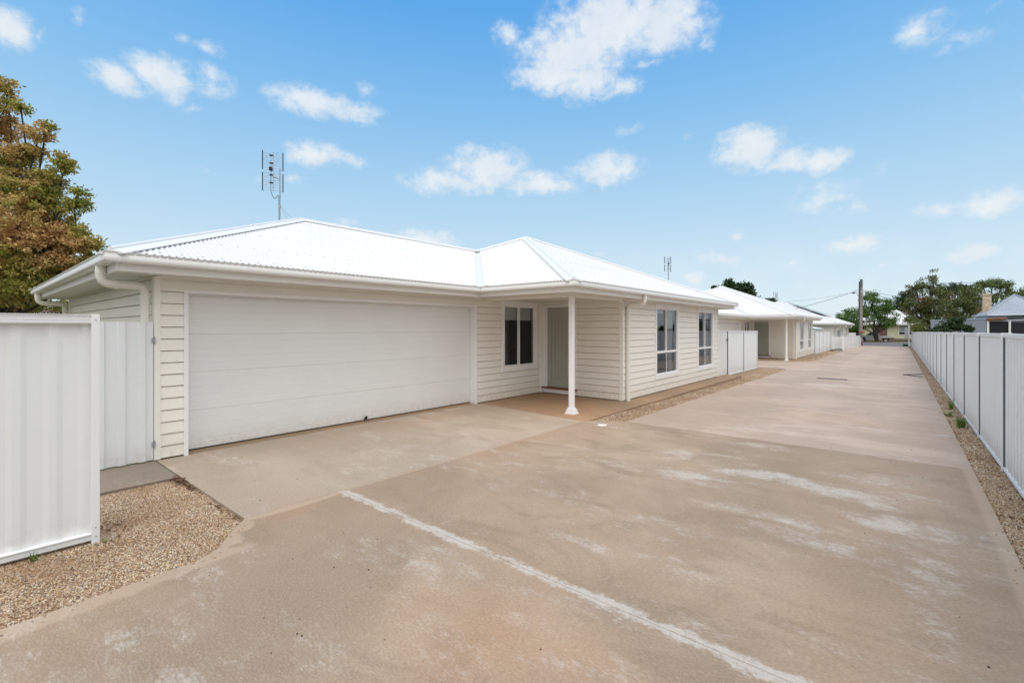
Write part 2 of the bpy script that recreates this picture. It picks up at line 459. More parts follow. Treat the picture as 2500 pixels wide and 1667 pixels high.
# near pour
slab('driveway', [(XR(-6), -6), (XR(2.6), 2.607), (-4.553, 2.607), (-4.56, 1.66), (-4.34, 1.47), (-4.10, 1.30), (-4.0, 1.12), (-3.955, .15), (-3.9, -6)][::-1], M['slab_near'])
slab('driveway', [(XR(2.6), 2.613), (XR(7.93), 7.927), (-3.94, 7.927), (-4.46, 7.54), (-4.553, 7.42), (-4.553, 2.613)], M['slab_near'])
ed = lambda a, b: [(XR(a), a + GAP / 2), (XR(b), b - GAP / 2)]
slab('driveway', ed(7.93, 17.5) + [(-3.92, 17.4975), (-3.92, 7.9325)], M['slab_far'])
slab('driveway', ed(17.5, 23.2) + [(-3.92, 23.1975), (-3.92, 17.5025)], M['slab_far'])
slab('driveway', ed(23.2, 29.75) + [(-4.54, 29.7475), (-4.54, 24.0), (-4.3, 23.75), (-3.93, 23.4), (-3.92, 23.2025)], M['slab_far'])
slab('driveway', ed(29.75, 40) + [(-3.92, 39.9975), (-3.92, 30.3), (-4.5, 29.8), (-4.54, 29.7525)], M['slab_far'])
slab('driveway', ed(40, 50) + [(-4.1, 49.9975), (-3.92, 46), (-3.92, 40.0025)], M['slab_far'])
slab('driveway', ed(50, 61) + [(-4.05, 60.9975), (-4.1, 50.0025)], M['slab_far'])
slab('driveway', ed(61, 71.6) + [(-3.95, 71.6), (-4.05, 61.0025)], M['slab_far'])
# garage aprons
def apron(dy):
    p = [(-4.56, 1.668), (-4.559, 7.41), (-7.46, 7.68), (-7.46, 1.655)]
    slab('apron', [(x, y + dy) for x, y in p], M['slab_apron'], top=(lambda y: g(y) if dy == 0 else g(y) - .01))
apron(0); apron(22.35)
def porch(dy, z):
    p = [(-4.565, 7.425), (-4.50, 7.60), (-4.50, 18.3), (-5.2, 18.3), (-5.2, 10.2), (-7.50, 10.2), (-7.50, 7.69)]
    slab('porch_slab', [(x, y + dy) for x, y in p], M['slab_porch'], top=lambda y: z + (.0 if dy == 0 else 0), th=.15)
porch(0, 0.0); porch(22.35, -.148)
slab('path', [(-6.38, -4), (-6.43, 1.64), (-7.46, 1.64), (-7.40, -4)], M['slab_path'], top=lambda y: 0.0)
slab('path', [(-4.6, 47.6), (-4.05, 47.6), (-4.1, 52), (-4.95, 52), (-5.0, 50.2), (-4.6, 50.2)], M['slab_path'], top=lambda y: g(y) - .01)
# thresholds of red soil inside the garage openings
for dy, z in ((0, 0), (22.35, -.148)):
    o = MB().box(-7.598, -7.462, 1.98 + dy, 7.56 + dy, z - .1, z + .004).box(-7.75, -7.599, 1.98 + dy, 7.56 + dy, z - .1, z + .018).build('garage_threshold', M['slab_porch']); tag(o, kind='structure')
# road and far verge
o = MB().box(-300, 300, 72.0, 90.2, -.75, -.475).build('road', M['asphalt']); tag(o, kind='structure')
o = MB().box(-300, 300, 90.2, 90.4, -.75, -.40).build('kerb', M['slab_path'], bevel=.02); tag(o, kind='structure')
o = MB().box(-300, 300, 90.4, 96.0, -.75, -.42).build('verge', M['ground']); tag(o, kind='structure')
mb = MB().box(-3.95, .42, 71.6, 71.98, -.75, -.455); o = mb.build('kerb', M['slab_path'], bevel=.01); tag(o, kind='structure')

def pebbles_on(name, poly, density, size, label, seed=1, z=-.045, top=g):
    mb = MB()
    mb.quad(*[(x, y, top(y) + z) for x, y in poly])
    o = mb.build(name, M['bed'])
    tag(o, label, 'gravel', kind='stuff')
    ng = bpy.data.node_groups.new('pebbles', 'GeometryNodeTree')
    ng.interface.new_socket('Geometry', in_out='INPUT', socket_type='NodeSocketGeometry')
    ng.interface.new_socket('Geometry', in_out='OUTPUT', socket_type='NodeSocketGeometry')
    nn = ng.nodes; L = ng.links.new
    gi = nn.new('NodeGroupInput'); go = nn.new('NodeGroupOutput')
    ds = nn.new('GeometryNodeDistributePointsOnFaces'); ds.inputs['Density'].default_value = density; ds.inputs['Seed'].default_value = seed
    ico = nn.new('GeometryNodeMeshIcoSphere'); ico.inputs['Radius'].default_value = size; ico.inputs['Subdivisions'].default_value = 2
    sp = nn.new('GeometryNodeSetPosition')
    nz = nn.new('ShaderNodeTexNoise'); nz.inputs['Scale'].default_value = 60
    pos = nn.new('GeometryNodeInputPosition')
    vm = nn.new('ShaderNodeVectorMath'); vm.operation = 'SUBTRACT'; vm.inputs[1].default_value = (.5, .5, .5)
    vs = nn.new('ShaderNodeVectorMath'); vs.operation = 'SCALE'; vs.inputs['Scale'].default_value = size * .9
    L(pos.outputs[0], nz.inputs['Vector']); L(nz.outputs[1], vm.inputs[0]); L(vm.outputs[0], vs.inputs[0])
    L(ico.outputs[0], sp.inputs['Geometry']); L(vs.outputs[0], sp.inputs['Offset'])
    ss = nn.new('GeometryNodeSetShadeSmooth'); L(sp.outputs[0], ss.inputs[0])
    sm = nn.new('GeometryNodeSetMaterial'); sm.inputs['Material'].default_value = M['pebble']; L(ss.outputs[0], sm.inputs[0])
    ip = nn.new('GeometryNodeInstanceOnPoints')
    rr = nn.new('FunctionNodeRandomValue'); rr.data_type = 'FLOAT_VECTOR'; rr.inputs[0].default_value = (0, 0, 0); rr.inputs[1].default_value = (6.3, 6.3, 6.3)
    rs = nn.new('FunctionNodeRandomValue'); rs.data_type = 'FLOAT_VECTOR'; rs.inputs[0].default_value = (.55, .45, .35); rs.inputs[1].default_value = (1.5, 1.1, .8); rs.inputs['Seed'].default_value = 5
    L(gi.outputs[0], ds.inputs[0]); L(ds.outputs[0], ip.inputs[0]); L(sm.outputs[0], ip.inputs['Instance'])
    L(rr.outputs[0], ip.inputs['Rotation']); L(rs.outputs[0], ip.inputs['Scale'])
    jn = nn.new('GeometryNodeJoinGeometry'); L(gi.outputs[0], jn.inputs[0]); L(ip.outputs[0], jn.inputs[0]); L(jn.outputs[0], go.inputs[0])
    md = o.modifiers.new('pebbles', 'NODES'); md.node_group = ng
    return o
pebbles_on('gravel', [(-6.37, -2.5), (-3.85, -2.5), (-3.93, .15), (-3.98, 1.15), (-4.33, 1.49), (-4.55, 1.66), (-6.42, 1.66)], 13000, .0085,
           'bed of tan pebbles between the near white fence and the garage apron', 3, z=-.03)
strip = lambda a, b: [(XR(a) - .01, a), (XR(a) + .5, a), (XR(b) + .5, b), (XR(b) - .01, b)]
pebbles_on('gravel', strip(1.0, 7.93), 10000, .009, 'near end of the pebble strip beside the long right fence', 4, z=-.04)
pebbles_on('gravel', strip(7.93, 22), 4500, .012, 'middle stretch of the pebble strip beside the long right fence', 5, z=-.04)
pebbles_on('gravel', strip(22, 71.5), 700, .02, 'far stretch of the pebble strip beside the long right fence', 6, z=-.04)
pebbles_on('gravel', [(-4.49, 7.44), (-3.93, 7.94), (-3.93, 23.35), (-4.55, 23.98), (-5.05, 23.98), (-5.05, 18.32), (-4.49, 18.32)], 4500, .011,
           'pebble strip along the window wall of the nearest house', 7, z=-.03, top=lambda y: g(y))
pebbles_on('gravel', [(-4.49, 29.8), (-3.93, 30.3), (-3.93, 46), (-4.1, 47.6), (-5.05, 47.6), (-5.05, 40.7), (-4.49, 40.7)], 900, .02,
           'reddish pebble strip beside the second house', 8, z=-.02)

# ------------------------------------------------------------------ house
T = math.tan(R(22.5))
ZE = 2.57
PITCH = .156

def siding(mb, P, s0, s1, z0, z1, openings=(), zref=.02):
    """P(s,o,z) -> point; lap boards between s0..s1, z0..z1 minus openings (s0,s1,z0,z1)"""
    k = 0
    while zref + k * PITCH < z1:
        a0 = zref + k * PITCH; a1 = a0 + PITCH; k += 1
        cuts = sorted({max(a0, z0), min(a1, z1)} | {z for op in openings for z in op[2:] if a0 < z < a1})
        cuts = [c for c in cuts if z0 <= c <= z1]
        for b0, b1 in zip(cuts, cuts[1:]):
            if b1 - b0 < 1e-4: continue
            mid = (b0 + b1) / 2
            segs = [(s0, s1)]
            for op in openings:
                if op[2] < mid < op[3]:
                    ns = []
                    for u0, u1 in segs:
                        if op[1] <= u0 or op[0] >= u1: ns.append((u0, u1)); continue
                        if op[0] > u0: ns.append((u0, op[0]))
                        if op[1] < u1: ns.append((op[1], u1))
                    segs = ns
            G_ = .0108                       # shadow gap under each lap
            o0 = .024 - .014 * (b0 - a0) / PITCH
            for u0, u1 in segs:
                if abs(b1 - a1) < 1e-6 and b1 - b0 > G_ and a1 < 2.3:
                    bt = b1 - G_; o1 = .024 - .014 * (bt - a0) / PITCH
                    mb.quad(P(u0, o1, bt), P(u1, o1, bt), P(u1, -.025, bt), P(u0, -.025, bt))
                    mb.quad(P(u0, -.025, bt), P(u1, -.025, bt), P(u1, -.025, b1), P(u0, -.025, b1))
                    mb.quad(P(u0, -.025, b1), P(u1, -.025, b1), P(u1, .024, b1), P(u0, .024, b1))
                else:
                    bt = b1; o1 = .024 - .014 * (bt - a0) / PITCH
                mb.quad(P(u0, o0, b0), P(u1, o0, b0), P(u1, o1, bt), P(u0, o1, bt))

def each(name, mat, parent, fn, items, bevel=0):
    for it in items:
        m = MB(); fn(m, it); m.build(name, mat, parent, bevel)

def PX(x0, sign=1):      # wall facing sign*X
    return lambda s, o, z: (x0 + sign * o, s, z)
def PY(y0, sign=-1):     # wall facing sign*Y
    return lambda s, o, z: (s, y0 + sign * o, z)

def bar(mb, P, s0, s1, o0, o1, z0, z1):
    i = len(mb.v)
    mb.v += [P(s0, o0, z0), P(s1, o0, z0), P(s1, o1, z0), P(s0, o1, z0), P(s0, o0, z1), P(s1, o0, z1), P(s1, o1, z1), P(s0, o1, z1)]
    for f in ((0, 3, 2, 1), (4, 5, 6, 7), (0, 1, 5, 4), (1, 2, 6, 5), (2, 3, 7, 6), (3, 0, 4, 7)):
        mb.f.append(tuple(i + k for k in f)); mb.sm.append(False)

def ring(mb, P, s0, s1, z0, z1, w, o0, o1, wt=None, wb=None):
    wt = w if wt is None else wt; wb = w if wb is None else wb
    bar(mb, P, s0, s0 + w, o0, o1, z0, z1); bar(mb, P, s1 - w, s1, o0, o1, z0, z1)
    bar(mb, P, s0 + w, s1 - w, o0, o1, z1 - wt, z1); bar(mb, P, s0 + w, s1 - w, o0, o1, z0, z0 + wb)

def window(root, P, s0, s1, z0, z1, style):
    w = MB(); ring(w, P, s0, s1, z0, z1, .095, -.01, .034, .11, .12)
    win = w.build('window', M['trim'], root, bevel=.003)
    a0, a1, b0, b1 = s0 + .095, s1 - .095, z0 + .12, z1 - .11
    fr = MB(); ring(fr, P, a0 + .001, a1 - .001, b0 + .001, b1 - .001, .028, -.07, .012)
    mid = (a0 + a1) / 2
    gl = MB()
    if style == 'slider':
        bar(fr, P, mid - .004, mid + .016, -.03, .0, b0 + .029, b1 - .029)
        bar(fr, P, mid - .034, mid - .008, -.055, -.032, b0 + .029, b1 - .029)
        gl.quad(P(a0 + .02, -.045, b0 + .02), P(mid, -.045, b0 + .02), P(mid, -.045, b1 - .02), P(a0 + .02, -.045, b1 - .02))
        gl.quad(P(mid, -.018, b0 + .02), P(a1 - .02, -.018, b0 + .02), P(a1 - .02, -.018, b1 - .02), P(mid, -.018, b1 - .02))
    else:
        zr = 1.035
        bar(fr, P, a0 + .029, a1 - .029, -.06, .008, zr, zr + .06)
        bar(fr, P, mid - .002, mid + .016, -.03, .0, zr + .061, b1 - .029)
        bar(fr, P, mid - .030, mid - .010, -.055, -.032, zr + .061, b1 - .029)
        bar(fr, P, mid - .008, mid + .010, -.035, -.008, b0 + .029, zr - .001)
        gl.quad(P(a0 + .02, -.045, zr + .05), P(mid, -.045, zr + .05), P(mid, -.045, b1 - .02), P(a0 + .02, -.045, b1 - .02))
        gl.quad(P(mid, -.018, zr + .05), P(a1 - .02, -.018, zr + .05), P(a1 - .02, -.018, b1 - .02), P(mid, -.018, b1 - .02))
        gl.quad(P(a0 + .02, -.02, b0 + .02), P(a1 - .02, -.02, b0 + .02), P(a1 - .02, -.02, zr + .01), P(a0 + .02, -.02, zr + .01))
    fr.build('frame', M['trim'], win, bevel=.002)
    gl.build('pane', M['glass'], win)
    bl = MB()
    if style == 'slider':
        bar(bl, P, a0 + .03, a1 - .03, -.105, -.10, 1.926, b1 - .005); bar(bl, P, a0 + .03, a1 - .03, -.108, -.097, 1.915, 1.935)
        bl.build('blind', M['blind'], win)
    else:
        bar(bl, P, a0 + .03, mid - .05, -.105, -.10, b1 - .13, b1 - .005)
        bl.build('blind', M['blind'], win)
        cu = MB(); n = 24; rows = []
        for zz in (b0 - .02, b1):
            rows.append([P(a1 - .36 + .34 * k / n, -.14 + .02 * math.sin(k * 1.9), zz) for k in range(n + 1)])
        cu.grid(rows); cu.build('curtain', M['curtain'], win)
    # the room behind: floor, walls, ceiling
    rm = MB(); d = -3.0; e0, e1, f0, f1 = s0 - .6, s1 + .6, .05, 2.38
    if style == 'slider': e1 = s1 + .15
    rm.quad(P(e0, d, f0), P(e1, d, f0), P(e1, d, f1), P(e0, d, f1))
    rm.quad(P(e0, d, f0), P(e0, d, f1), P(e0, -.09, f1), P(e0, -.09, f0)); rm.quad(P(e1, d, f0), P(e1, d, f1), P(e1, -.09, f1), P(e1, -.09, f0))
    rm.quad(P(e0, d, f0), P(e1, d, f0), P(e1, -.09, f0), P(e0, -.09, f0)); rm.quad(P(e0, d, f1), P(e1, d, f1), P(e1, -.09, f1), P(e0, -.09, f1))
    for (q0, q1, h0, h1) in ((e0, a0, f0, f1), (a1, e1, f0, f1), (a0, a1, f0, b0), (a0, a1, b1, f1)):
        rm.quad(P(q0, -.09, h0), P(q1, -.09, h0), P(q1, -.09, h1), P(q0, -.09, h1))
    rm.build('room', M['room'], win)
    return win

def arc_pipe(pts, r, bend=.11, n=7):
    """polyline with rounded bends"""
    pts = [Vector(p) for p in pts]; out = [pts[0]]
    for k in range(1, len(pts) - 1):
        a, b, c = pts[k - 1], pts[k], pts[k + 1]
        d1 = (a - b).normalized(); d2 = (c - b).normalized()
        bb = min(bend, (a - b).length * .49, (c - b).length * .49)
        p0, p2 = b + d1 * bb, b + d2 * bb
        for j in range(n + 1):
            t = j / n
            out.append(p0 * (1 - t) ** 2 + b * 2 * t * (1 - t) + p2 * t * t)
    out.append(pts[-1])
    return out

def downpipe(root, pts, r=.05, bands=(.5, 1.9)):
    mb = MB(); path = arc_pipe(pts, r)
    mb.tube(path, r, 16)
    dp = mb.build('downpipe', M['pipe'], root)
    P0 = [Vector(p) for p in pts]
    for k in range(1, len(P0) - 1):
        for d in ((P0[k - 1] - P0[k]), (P0[k + 1] - P0[k])):
            if d.length < .2: continue
            d.normalize(); q = P0[k] + d * .115
            col = MB(); col.tube([q, q + d * .05], r + .004, 16); col.build('collar', M['pipe'], dp)
    x, y, _ = pts[0]
    each('bracket', M['pipe'], dp, lambda m, z: m.tube([(x, y, z - .012), (x, y, z + .012)], r + .003, 14), bands)
    return dp

def roof_plane(mb, axis, c0, up, s0, s1, fb, ft, z0):
    """corrugated sheets. axis 'x' or 'y': direction of the eave; c0 eave coordinate on the other axis; up = +1/-1 run direction"""
    step = .076 / 6
    n = int((s1 - s0) / step)
    lo, hi = [], []
    def flush():
        if len(lo) > 1: mb.grid([lo[:], hi[:]], smooth=True)
        lo.clear(); hi.clear()
    for k in range(n + 1):
        s = s0 + k * step
        b, t = fb(s), ft(s)
        if t - b < .01: flush(); continue
        wv = .0085 * math.cos(2 * PI * s / .076)
        for lst, r_ in ((lo, b), (hi, t)):
            c = c0 + up * r_
            z = z0 + r_ * T + wv
            lst.append((s, c, z) if axis == 'x' else (c, s, z))
    flush()

def cap_strip(mb, a, b, drop, w=.15, lift=.026):
    a, b = Vector(a), Vector(b)
    d = (b - a); h = Vector((d.x, d.y, 0)).normalized(); side = Vector((-h.y, h.x, 0))
    prof = [(-w, -drop * w - .012), (-w, -drop * w), (-.03, -drop * .03 + .002), (-.024, .016), (-.012, .026), (0, .03), (.012, .026), (.024, .016), (.03, -drop * .03 + .002), (w, -drop * w), (w, -drop * w - .012)]
    rows = [[p + side * o + Vector((0, 0, z + lift)) for o, z in prof] for p in (a, b)]
    mb.grid(rows, smooth=False)
    mb.quad(*rows[0][::-1]); mb.quad(*rows[1])

def sweep(mb, loop, prof, closed=True, z=0):
    """profile (outward, z) swept round a loop of (x,y), outward = right of travel"""
    n = len(loop); rows = []
    for k in range(n):
        p = Vector(loop[k]); a = Vector(loop[k - 1]); b = Vector(loop[(k + 1) % n])
        if not closed and k == 0: a = p - (b - p)
        if not closed and k == n - 1: b = p + (p - a)
        n1 = (p - a).normalized(); n2 = (b - p).normalized()
        o1 = Vector((n1.y, -n1.x)); o2 = Vector((n2.y, -n2.x))
        m = (o1 + o2); m = m / max(m.dot(o1), .2) if m.length > 1e-4 else o1
        rows.append([(p.x + m.x * o, p.y + m.y * o, z + h) for o, h in prof])
    if closed: rows.append(rows[0])
    mb.grid(rows, closed=True, smooth=False)
    if not closed: mb.quad(*rows[0]); mb.quad(*rows[-1][::-1])

GUT = [(0, .0), (.085, 0), (.103, .006), (.113, .022), (.116, .045), (.113, .066), (.106, .082), (.106, .094), (.118, .1), (.118, .106), (.100, .106), (.098, .08), (.104, .045), (.09, .012), (.006, .008), (.006, .09), (0, .09)]
GUT = [(o, z * 1.0 if z < .07 else z + .012) for o, z in GUT]

def screws(mb, axis, c0, up, s0, s1, fb, ft, z0):
    s = math.ceil(s0 / .228) * .228
    while s < s1:
        b, t = fb(s), ft(s)
        r_ = .16
        while r_ < t - .05:
            if r_ > b + .05:
                c = c0 + up * r_; z = z0 + r_ * T + .0085
                p = (s, c, z) if axis == 'x' else (c, s, z)
                q = .011
                base = [(p[0] + q * math.cos(a), p[1] + q * math.sin(a), p[2]) for a in (0, 1.05, 2.1, 3.14, 4.2, 5.2)]
                top = [(x_ * .5 + p[0] * .5, y_ * .5 + p[1] * .5, z_ + .007) for x_, y_, z_ in base]
                mb.grid([base, top], closed=True, smooth=False); mb.quad(*top)
            r_ += .93 if r_ > .5 else .75
        s += .228

def build_roof(root, XL, XM, XR_, Y0, Y1, Y2, name='roof'):
    """hip roof: front arm XL..XM for Y0..Y1, main block XL..XR_ for Y1..Y2 (eave lines at outer gutter edge)"""
    mb, sc, cp, vt = MB(), MB(), MB(), MB()
    W = XR_ - XL; L = Y2 - Y1; h = min(W, L) / 2
    wf = (XM - XL); hf = wf / 2; XRdg = XL + hf
    B0 = .075
    # main block apex / ridge
    if L >= W: A1 = (XL + W / 2, Y1 + W / 2); A2 = (XL + W / 2, Y2 - W / 2)
    else: A1 = (XL + L / 2, Y1 + L / 2); A2 = (XR_ - L / 2, Y1 + L / 2)
    tri = lambda a, b, m: (lambda s: min(s - a, b - s, m))
    def add(axis, c0, up, s0, s1, fb, ft):
        ft2 = lambda s: ft(s) - .02
        roof_plane(mb, axis, c0, up, s0 + .02, s1 - .02, fb, ft2, ZE)
        screws(sc, axis, c0, up, s0, s1, fb, ft2, ZE)
    if Y0 < Y1:
        add('x', Y0, 1, XL, XM, lambda s: B0, tri(XL, XM, hf))
        add('y', XM, -1, Y0, Y1 + hf, lambda s: B0 if s < Y1 - .12 else max(s - Y1, 0) + .12, lambda s: min(s - Y0, hf))
        add('x', Y1, 1, XRdg, XR_, lambda s: B0 if s > XM + .12 else max(XM - s, 0) + .12, lambda s: min(XR_ - s, s - XL, h))
    else:
        add('x', Y1, 1, XL, XR_, lambda s: B0, tri(XL, XR_, h))
    add('y', XR_, -1, Y1, Y2, lambda s: B0, tri(Y1, Y2, h))
    add('x', Y2, -1, XL, XR_, lambda s: B0, tri(XL, XR_, h))
    add('y', XL, 1, Y0, Y2, lambda s: B0, lambda s: min(s - Y0, Y2 - s, (hf if s < Y1 + hf else (W / 2 if s > Y1 + W / 2 else s - Y1)) if Y0 < Y1 else h))
    rf = mb.build(name, M['roof'], root)
    so = sc.build('roof_screws', M['screwgrey'], rf, kind='stuff')
    dz = T / math.sqrt(2)
    P3 = lambda x, y, z: (x, y, z)
    zt = ZE + h * T
    if Y0 < Y1:
        zr = ZE + hf * T
        cap_strip(cp, (XL + .06, Y0 + .06, ZE + .06 * T), (XRdg, Y0 + hf, zr), dz)
        cap_strip(cp, (XM - .06, Y0 + .06, ZE + .06 * T), (XRdg, Y0 + hf, zr), dz)
        cap_strip(cp, (XRdg, Y0 + hf, zr), (XRdg, Y1 + hf + .1, zr), T)
        cap_strip(cp, (XRdg, Y1 + hf, zr), (*A1, zt), dz)
        # valley tray
        a = Vector((XM, Y1, ZE)); b = Vector((XRdg, Y1 + hf, zr)); sd = Vector((1, 1, 0)).normalized()
        vt.quad(a - sd * .18 + Vector((0, 0, .035)), a + Vector((0, 0, -.028)), b + Vector((0, 0, -.028)), b - sd * .18 + Vector((0, 0, .03)))
        vt.quad(a + Vector((0, 0, -.028)), a + sd * .18 + Vector((0, 0, .035)), b + sd * .18 + Vector((0, 0, .03)), b + Vector((0, 0, -.028)))
        vt.build('valley', M['cap'], rf)
    else:
        cap_strip(cp, (XL + .06, Y1 + .06, ZE + .06 * T), (*A1, zt), dz)
    cap_strip(cp, (XR_ - .06, Y1 + .06, ZE + .06 * T), (*(A1 if L >= W else A2), zt), dz)
    cap_strip(cp, (XR_ - .06, Y2 - .06, ZE + .06 * T), (*A2, zt), dz)
    cap_strip(cp, (XL + .06, Y2 - .06, ZE + .06 * T), (*(A2 if L >= W else A1), zt), dz)
    if (Vector(A1) - Vector(A2)).length > .05: cap_strip(cp, (*A1, zt), (*A2, zt), T)
    cp.build('ridge_cap', M['cap'], rf)
    return rf

def eaves(root, loop, walls_poly, slots=True):
    f = MB(); sweep(f, loop, [(-.02, 2.385), (0, 2.385), (0, 2.555), (-.02, 2.555)]); f.build('fascia', M['fascia'], root)
    gt = MB(); sweep(gt, loop, [(o + .002, z) for o, z in GUT], z=2.474); gu = gt.build('gutter', M['gutter'], root)
    if slots:
        sl = MB(); n = len(loop)
        for k in range(n):
            a = Vector(loop[k]); b = Vector(loop[(k + 1) % n]); d = (b - a); L_ = d.length; d.normalize()
            o = Vector((d.y, -d.x))
            if o.x < 0 or o.y > 0: continue
            t = .01
            while t < L_ - .06:
                p = a + d * t; q = a + d * (t + .055)
                w0, w1 = .1085, .1115
                sl.quad(*[(p.x + o.x * w0, p.y + o.y * w0, 2.559), (q.x + o.x * w0, q.y + o.y * w0, 2.559), (q.x + o.x * w1, q.y + o.y * w1, 2.565), (p.x + o.x * w1, p.y + o.y * w1, 2.565)])
                t += .079
        sl.build('overflow_slots', M['dark'], gu, kind='stuff')
    sf = MB(); sf.quad(*[(x, y, 2.398) for x, y in walls_poly]); sf.build('soffit', M['soffit'], root)

def make_house(label):
    root = thing('house', label, 'house', group='cream weatherboard houses along the driveway')
    root_parts = root
    XG, XW, XB, Y0, Y1, Y2 = -7.45, -5.06, -14.75, 1.65, 10.05, 17.3
    pg, pe, pw, pend = PX(XG), PY(Y1), PX(XW), PY(Y0)
    w = MB()
    gar = (1.955, 7.59, -.1, 2.235); w1 = (8.445, 9.85, .655, 2.375)
    dr = (-7.37, -6.32, .02, 2.31); w2 = (11.88, 13.56, .345, 2.36); w3 = (15.18, 16.81, .345, 2.36)
    siding(w, pg, Y0, Y1, .02, 2.40, (gar, w1))
    siding(w, pe, XG, XW, .02, 2.40, (dr,))
    siding(w, pw, Y1, Y2, .02, 2.40, (w2, w3))
    siding(w, pend, XB, XG, .02, 2.40)
    siding(w, PX(XB, -1), Y0, Y2, .02, 2.40)
    siding(w, PY(Y2, 1), XB, XW, .02, 2.40)
    w.build('wall', M['board'], root_parts)
    # dark plinth recess under the boards
    pl = MB(); pl.box(XB + .03, XG - .03 - .5, Y0 + .03, Y2 - .03, -.12, .03)
    pl.box(XG - .53, XG - .03, Y0 + .03, 1.95, -.12, .03); pl.box(XG - .53, XG - .03, 7.60, Y2 - .03, -.12, .03); pl.box(XG, XW - .03, Y1 + .03, Y2 - .03, -.12, .03)
    pl.build('plinth', M['slab_path'], root_parts)
    for P, s0, s1 in ((pg, Y0 - .022, Y0 + .045), (pg, Y1 - .06, Y1 - .025), (pe, XG + .025, XG + .06), (pe, XW - .075, XW + .022), (pw, Y2 - .05, Y2 + .022), (pend, XG - .05, XG)):
        t = MB(); bar(t, P, s0, s1, .003, .032, .01, 2.39)
        t.build('corner_trim', M['creamtrim'], root_parts)
    # garage door
    gf = MB()
    bar(gf, pg, 1.955, 2.005, -.16, .034, -.005, 2.24); bar(gf, pg, 7.54, 7.592, -.16, .034, -.005, 2.24); bar(gf, pg, 2.005, 7.54, -.16, .034, 2.192, 2.24)
    gf.build('garage_door_frame', M['trim'], root_parts, bevel=.003)
    gd = MB(); x0 = -.15; s0, s1 = 2.008, 7.537
    z = .03; row = 0
    while z < 2.19:
        h = .1067; gp = .009 if row % 5 == 0 else .004; dp = .008 if row % 5 == 0 else .003
        zt = min(z + h, 2.192)
        gd.quad(pg(s0, x0 - dp, z), pg(s1, x0 - dp, z), pg(s1, x0, z + gp), pg(s0, x0, z + gp))
        gd.quad(pg(s0, x0, z + gp), pg(s1, x0, z + gp), pg(s1, x0, zt - gp * .6), pg(s0, x0, zt - gp * .6))
        nd = .008 if (row + 1) % 5 == 0 else .003
        gd.quad(pg(s0, x0, zt - gp * .6), pg(s1, x0, zt - gp * .6), pg(s1, x0 - nd, zt), pg(s0, x0 - nd, zt))
        z += h; row += 1
    gdo = gd.build('garage_door', M['gdoor'], root_parts)
    sl = MB(); bar(sl, pg, s0, s1, x0 - .03, x0 - .002, .0185, .032); sl.build('seal', M['rubber'], gdo)
    lk = MB(); bar(lk, pg, 4.80, 4.86, x0 + .001, x0 + .02, .045, .075); bar(lk, pg, 4.815, 4.845, x0 + .02, x0 + .045, .05, .1); lk.build('latch', M['dark'], gdo)
    # windows
    window(root_parts, pg, 8.445, 9.85, .655, 2.375, 'slider')
    window(root_parts, pw, 11.88, 13.56, .345, 2.36, 'combo')
    window(root_parts, pw, 15.18, 16.81, .345, 2.36, 'combo')
    # front door
    df = MB()
    bar(df, pe, -7.37, -7.28, -.05, .034, .125, 2.312); bar(df, pe, -6.41, -6.32, -.05, .034, .125, 2.312); bar(df, pe, -7.28, -6.41, -.05, .034, 2.255, 2.312)
    bar(df, pe, -7.275, -7.252, -.05, -.004, .178, 2.25); bar(df, pe, -6.438, -6.412, -.05, -.004, .178, 2.25)
    bar(df, pe, -7.37, -6.32, -.02, .015, .02, .122)
    df.build('door_frame', M['trim'], root_parts, bevel=.003)
    d = MB(); x0, a, b, z0, z1 = -.03, -7.251, -6.439, .178, 2.252
    bar(d, pe, a, b, -.07, x0 - .014, z0, z1)
    bar(d, pe, a, a + .13, x0 - .0135, x0, z0, z1); bar(d, pe, b - .13, b, x0 - .0135, x0, z0, z1)
    bar(d, pe, a + .13, b - .13, x0 - .0135, x0, z0, z0 + .22); bar(d, pe, a + .13, b - .13, x0 - .0135, x0, z1 - .18, z1)
    nv = 5; wv = (b - a - .268) / nv
    for k in range(nv): bar(d, pe, a + .134 + wv * k + .003, a + .134 + wv * (k + 1) - .003, x0 - .0135, x0 - .005, z0 + .224, z1 - .184)
    dd = d.build('front_door', M['door'], root_parts, bevel=.0015)
    hd = MB(); hd.tube([pe(b - .06, x0, 1.12), pe(b - .06, x0 + .05, 1.12)], .011, 8); hd.tube([pe(b - .06, x0 + .05, 1.12), pe(b - .19, x0 + .05, 1.12)], .009, 8)
    bar(hd, pe, b - .085, b - .035, x0 + .0005, x0 + .008, 1.04, 1.2); hd.build('handle', M['brass'], dd)
    si = MB(); bar(si, pe, -7.39, -6.30, -.06, .055, .126, .172); si.build('door_sill', M['sill'], root_parts, bevel=.004)
    # porch
    pp = MB(); pp.box(-5.145, -5.055, 7.875, 7.965, .09, 2.345); po = pp.build('porch_post', M['trim'], root_parts, bevel=.004)
    pb = MB()
    for hw, za, zb in ((.105, 0, .03), (.088, .03, .05), (.083, .05, .088), (.066, .088, .118), (.056, .118, .13)):
        q = [(-5.1 - hw, 7.92 - hw), (-5.1 + hw, 7.92 - hw), (-5.1 + hw, 7.92 + hw), (-5.1 - hw, 7.92 + hw)]
        pb.prism(q, zb, za + .001)
    pb.build('post_base', M['trim'], po, bevel=.003)
    bm_ = MB(); bm_.box(-7.43, -5.147, 7.87, 7.97, 2.347, 2.396); bm_.box(-5.147, -5.053, 7.87, 10.03, 2.347, 2.396); bm_.build('porch_beam', M['creamtrim'], root_parts)
    # roof, eaves
    build_roof(root_parts, -15.2, -6.85, -4.5, 1.05, 7.1, 17.9)
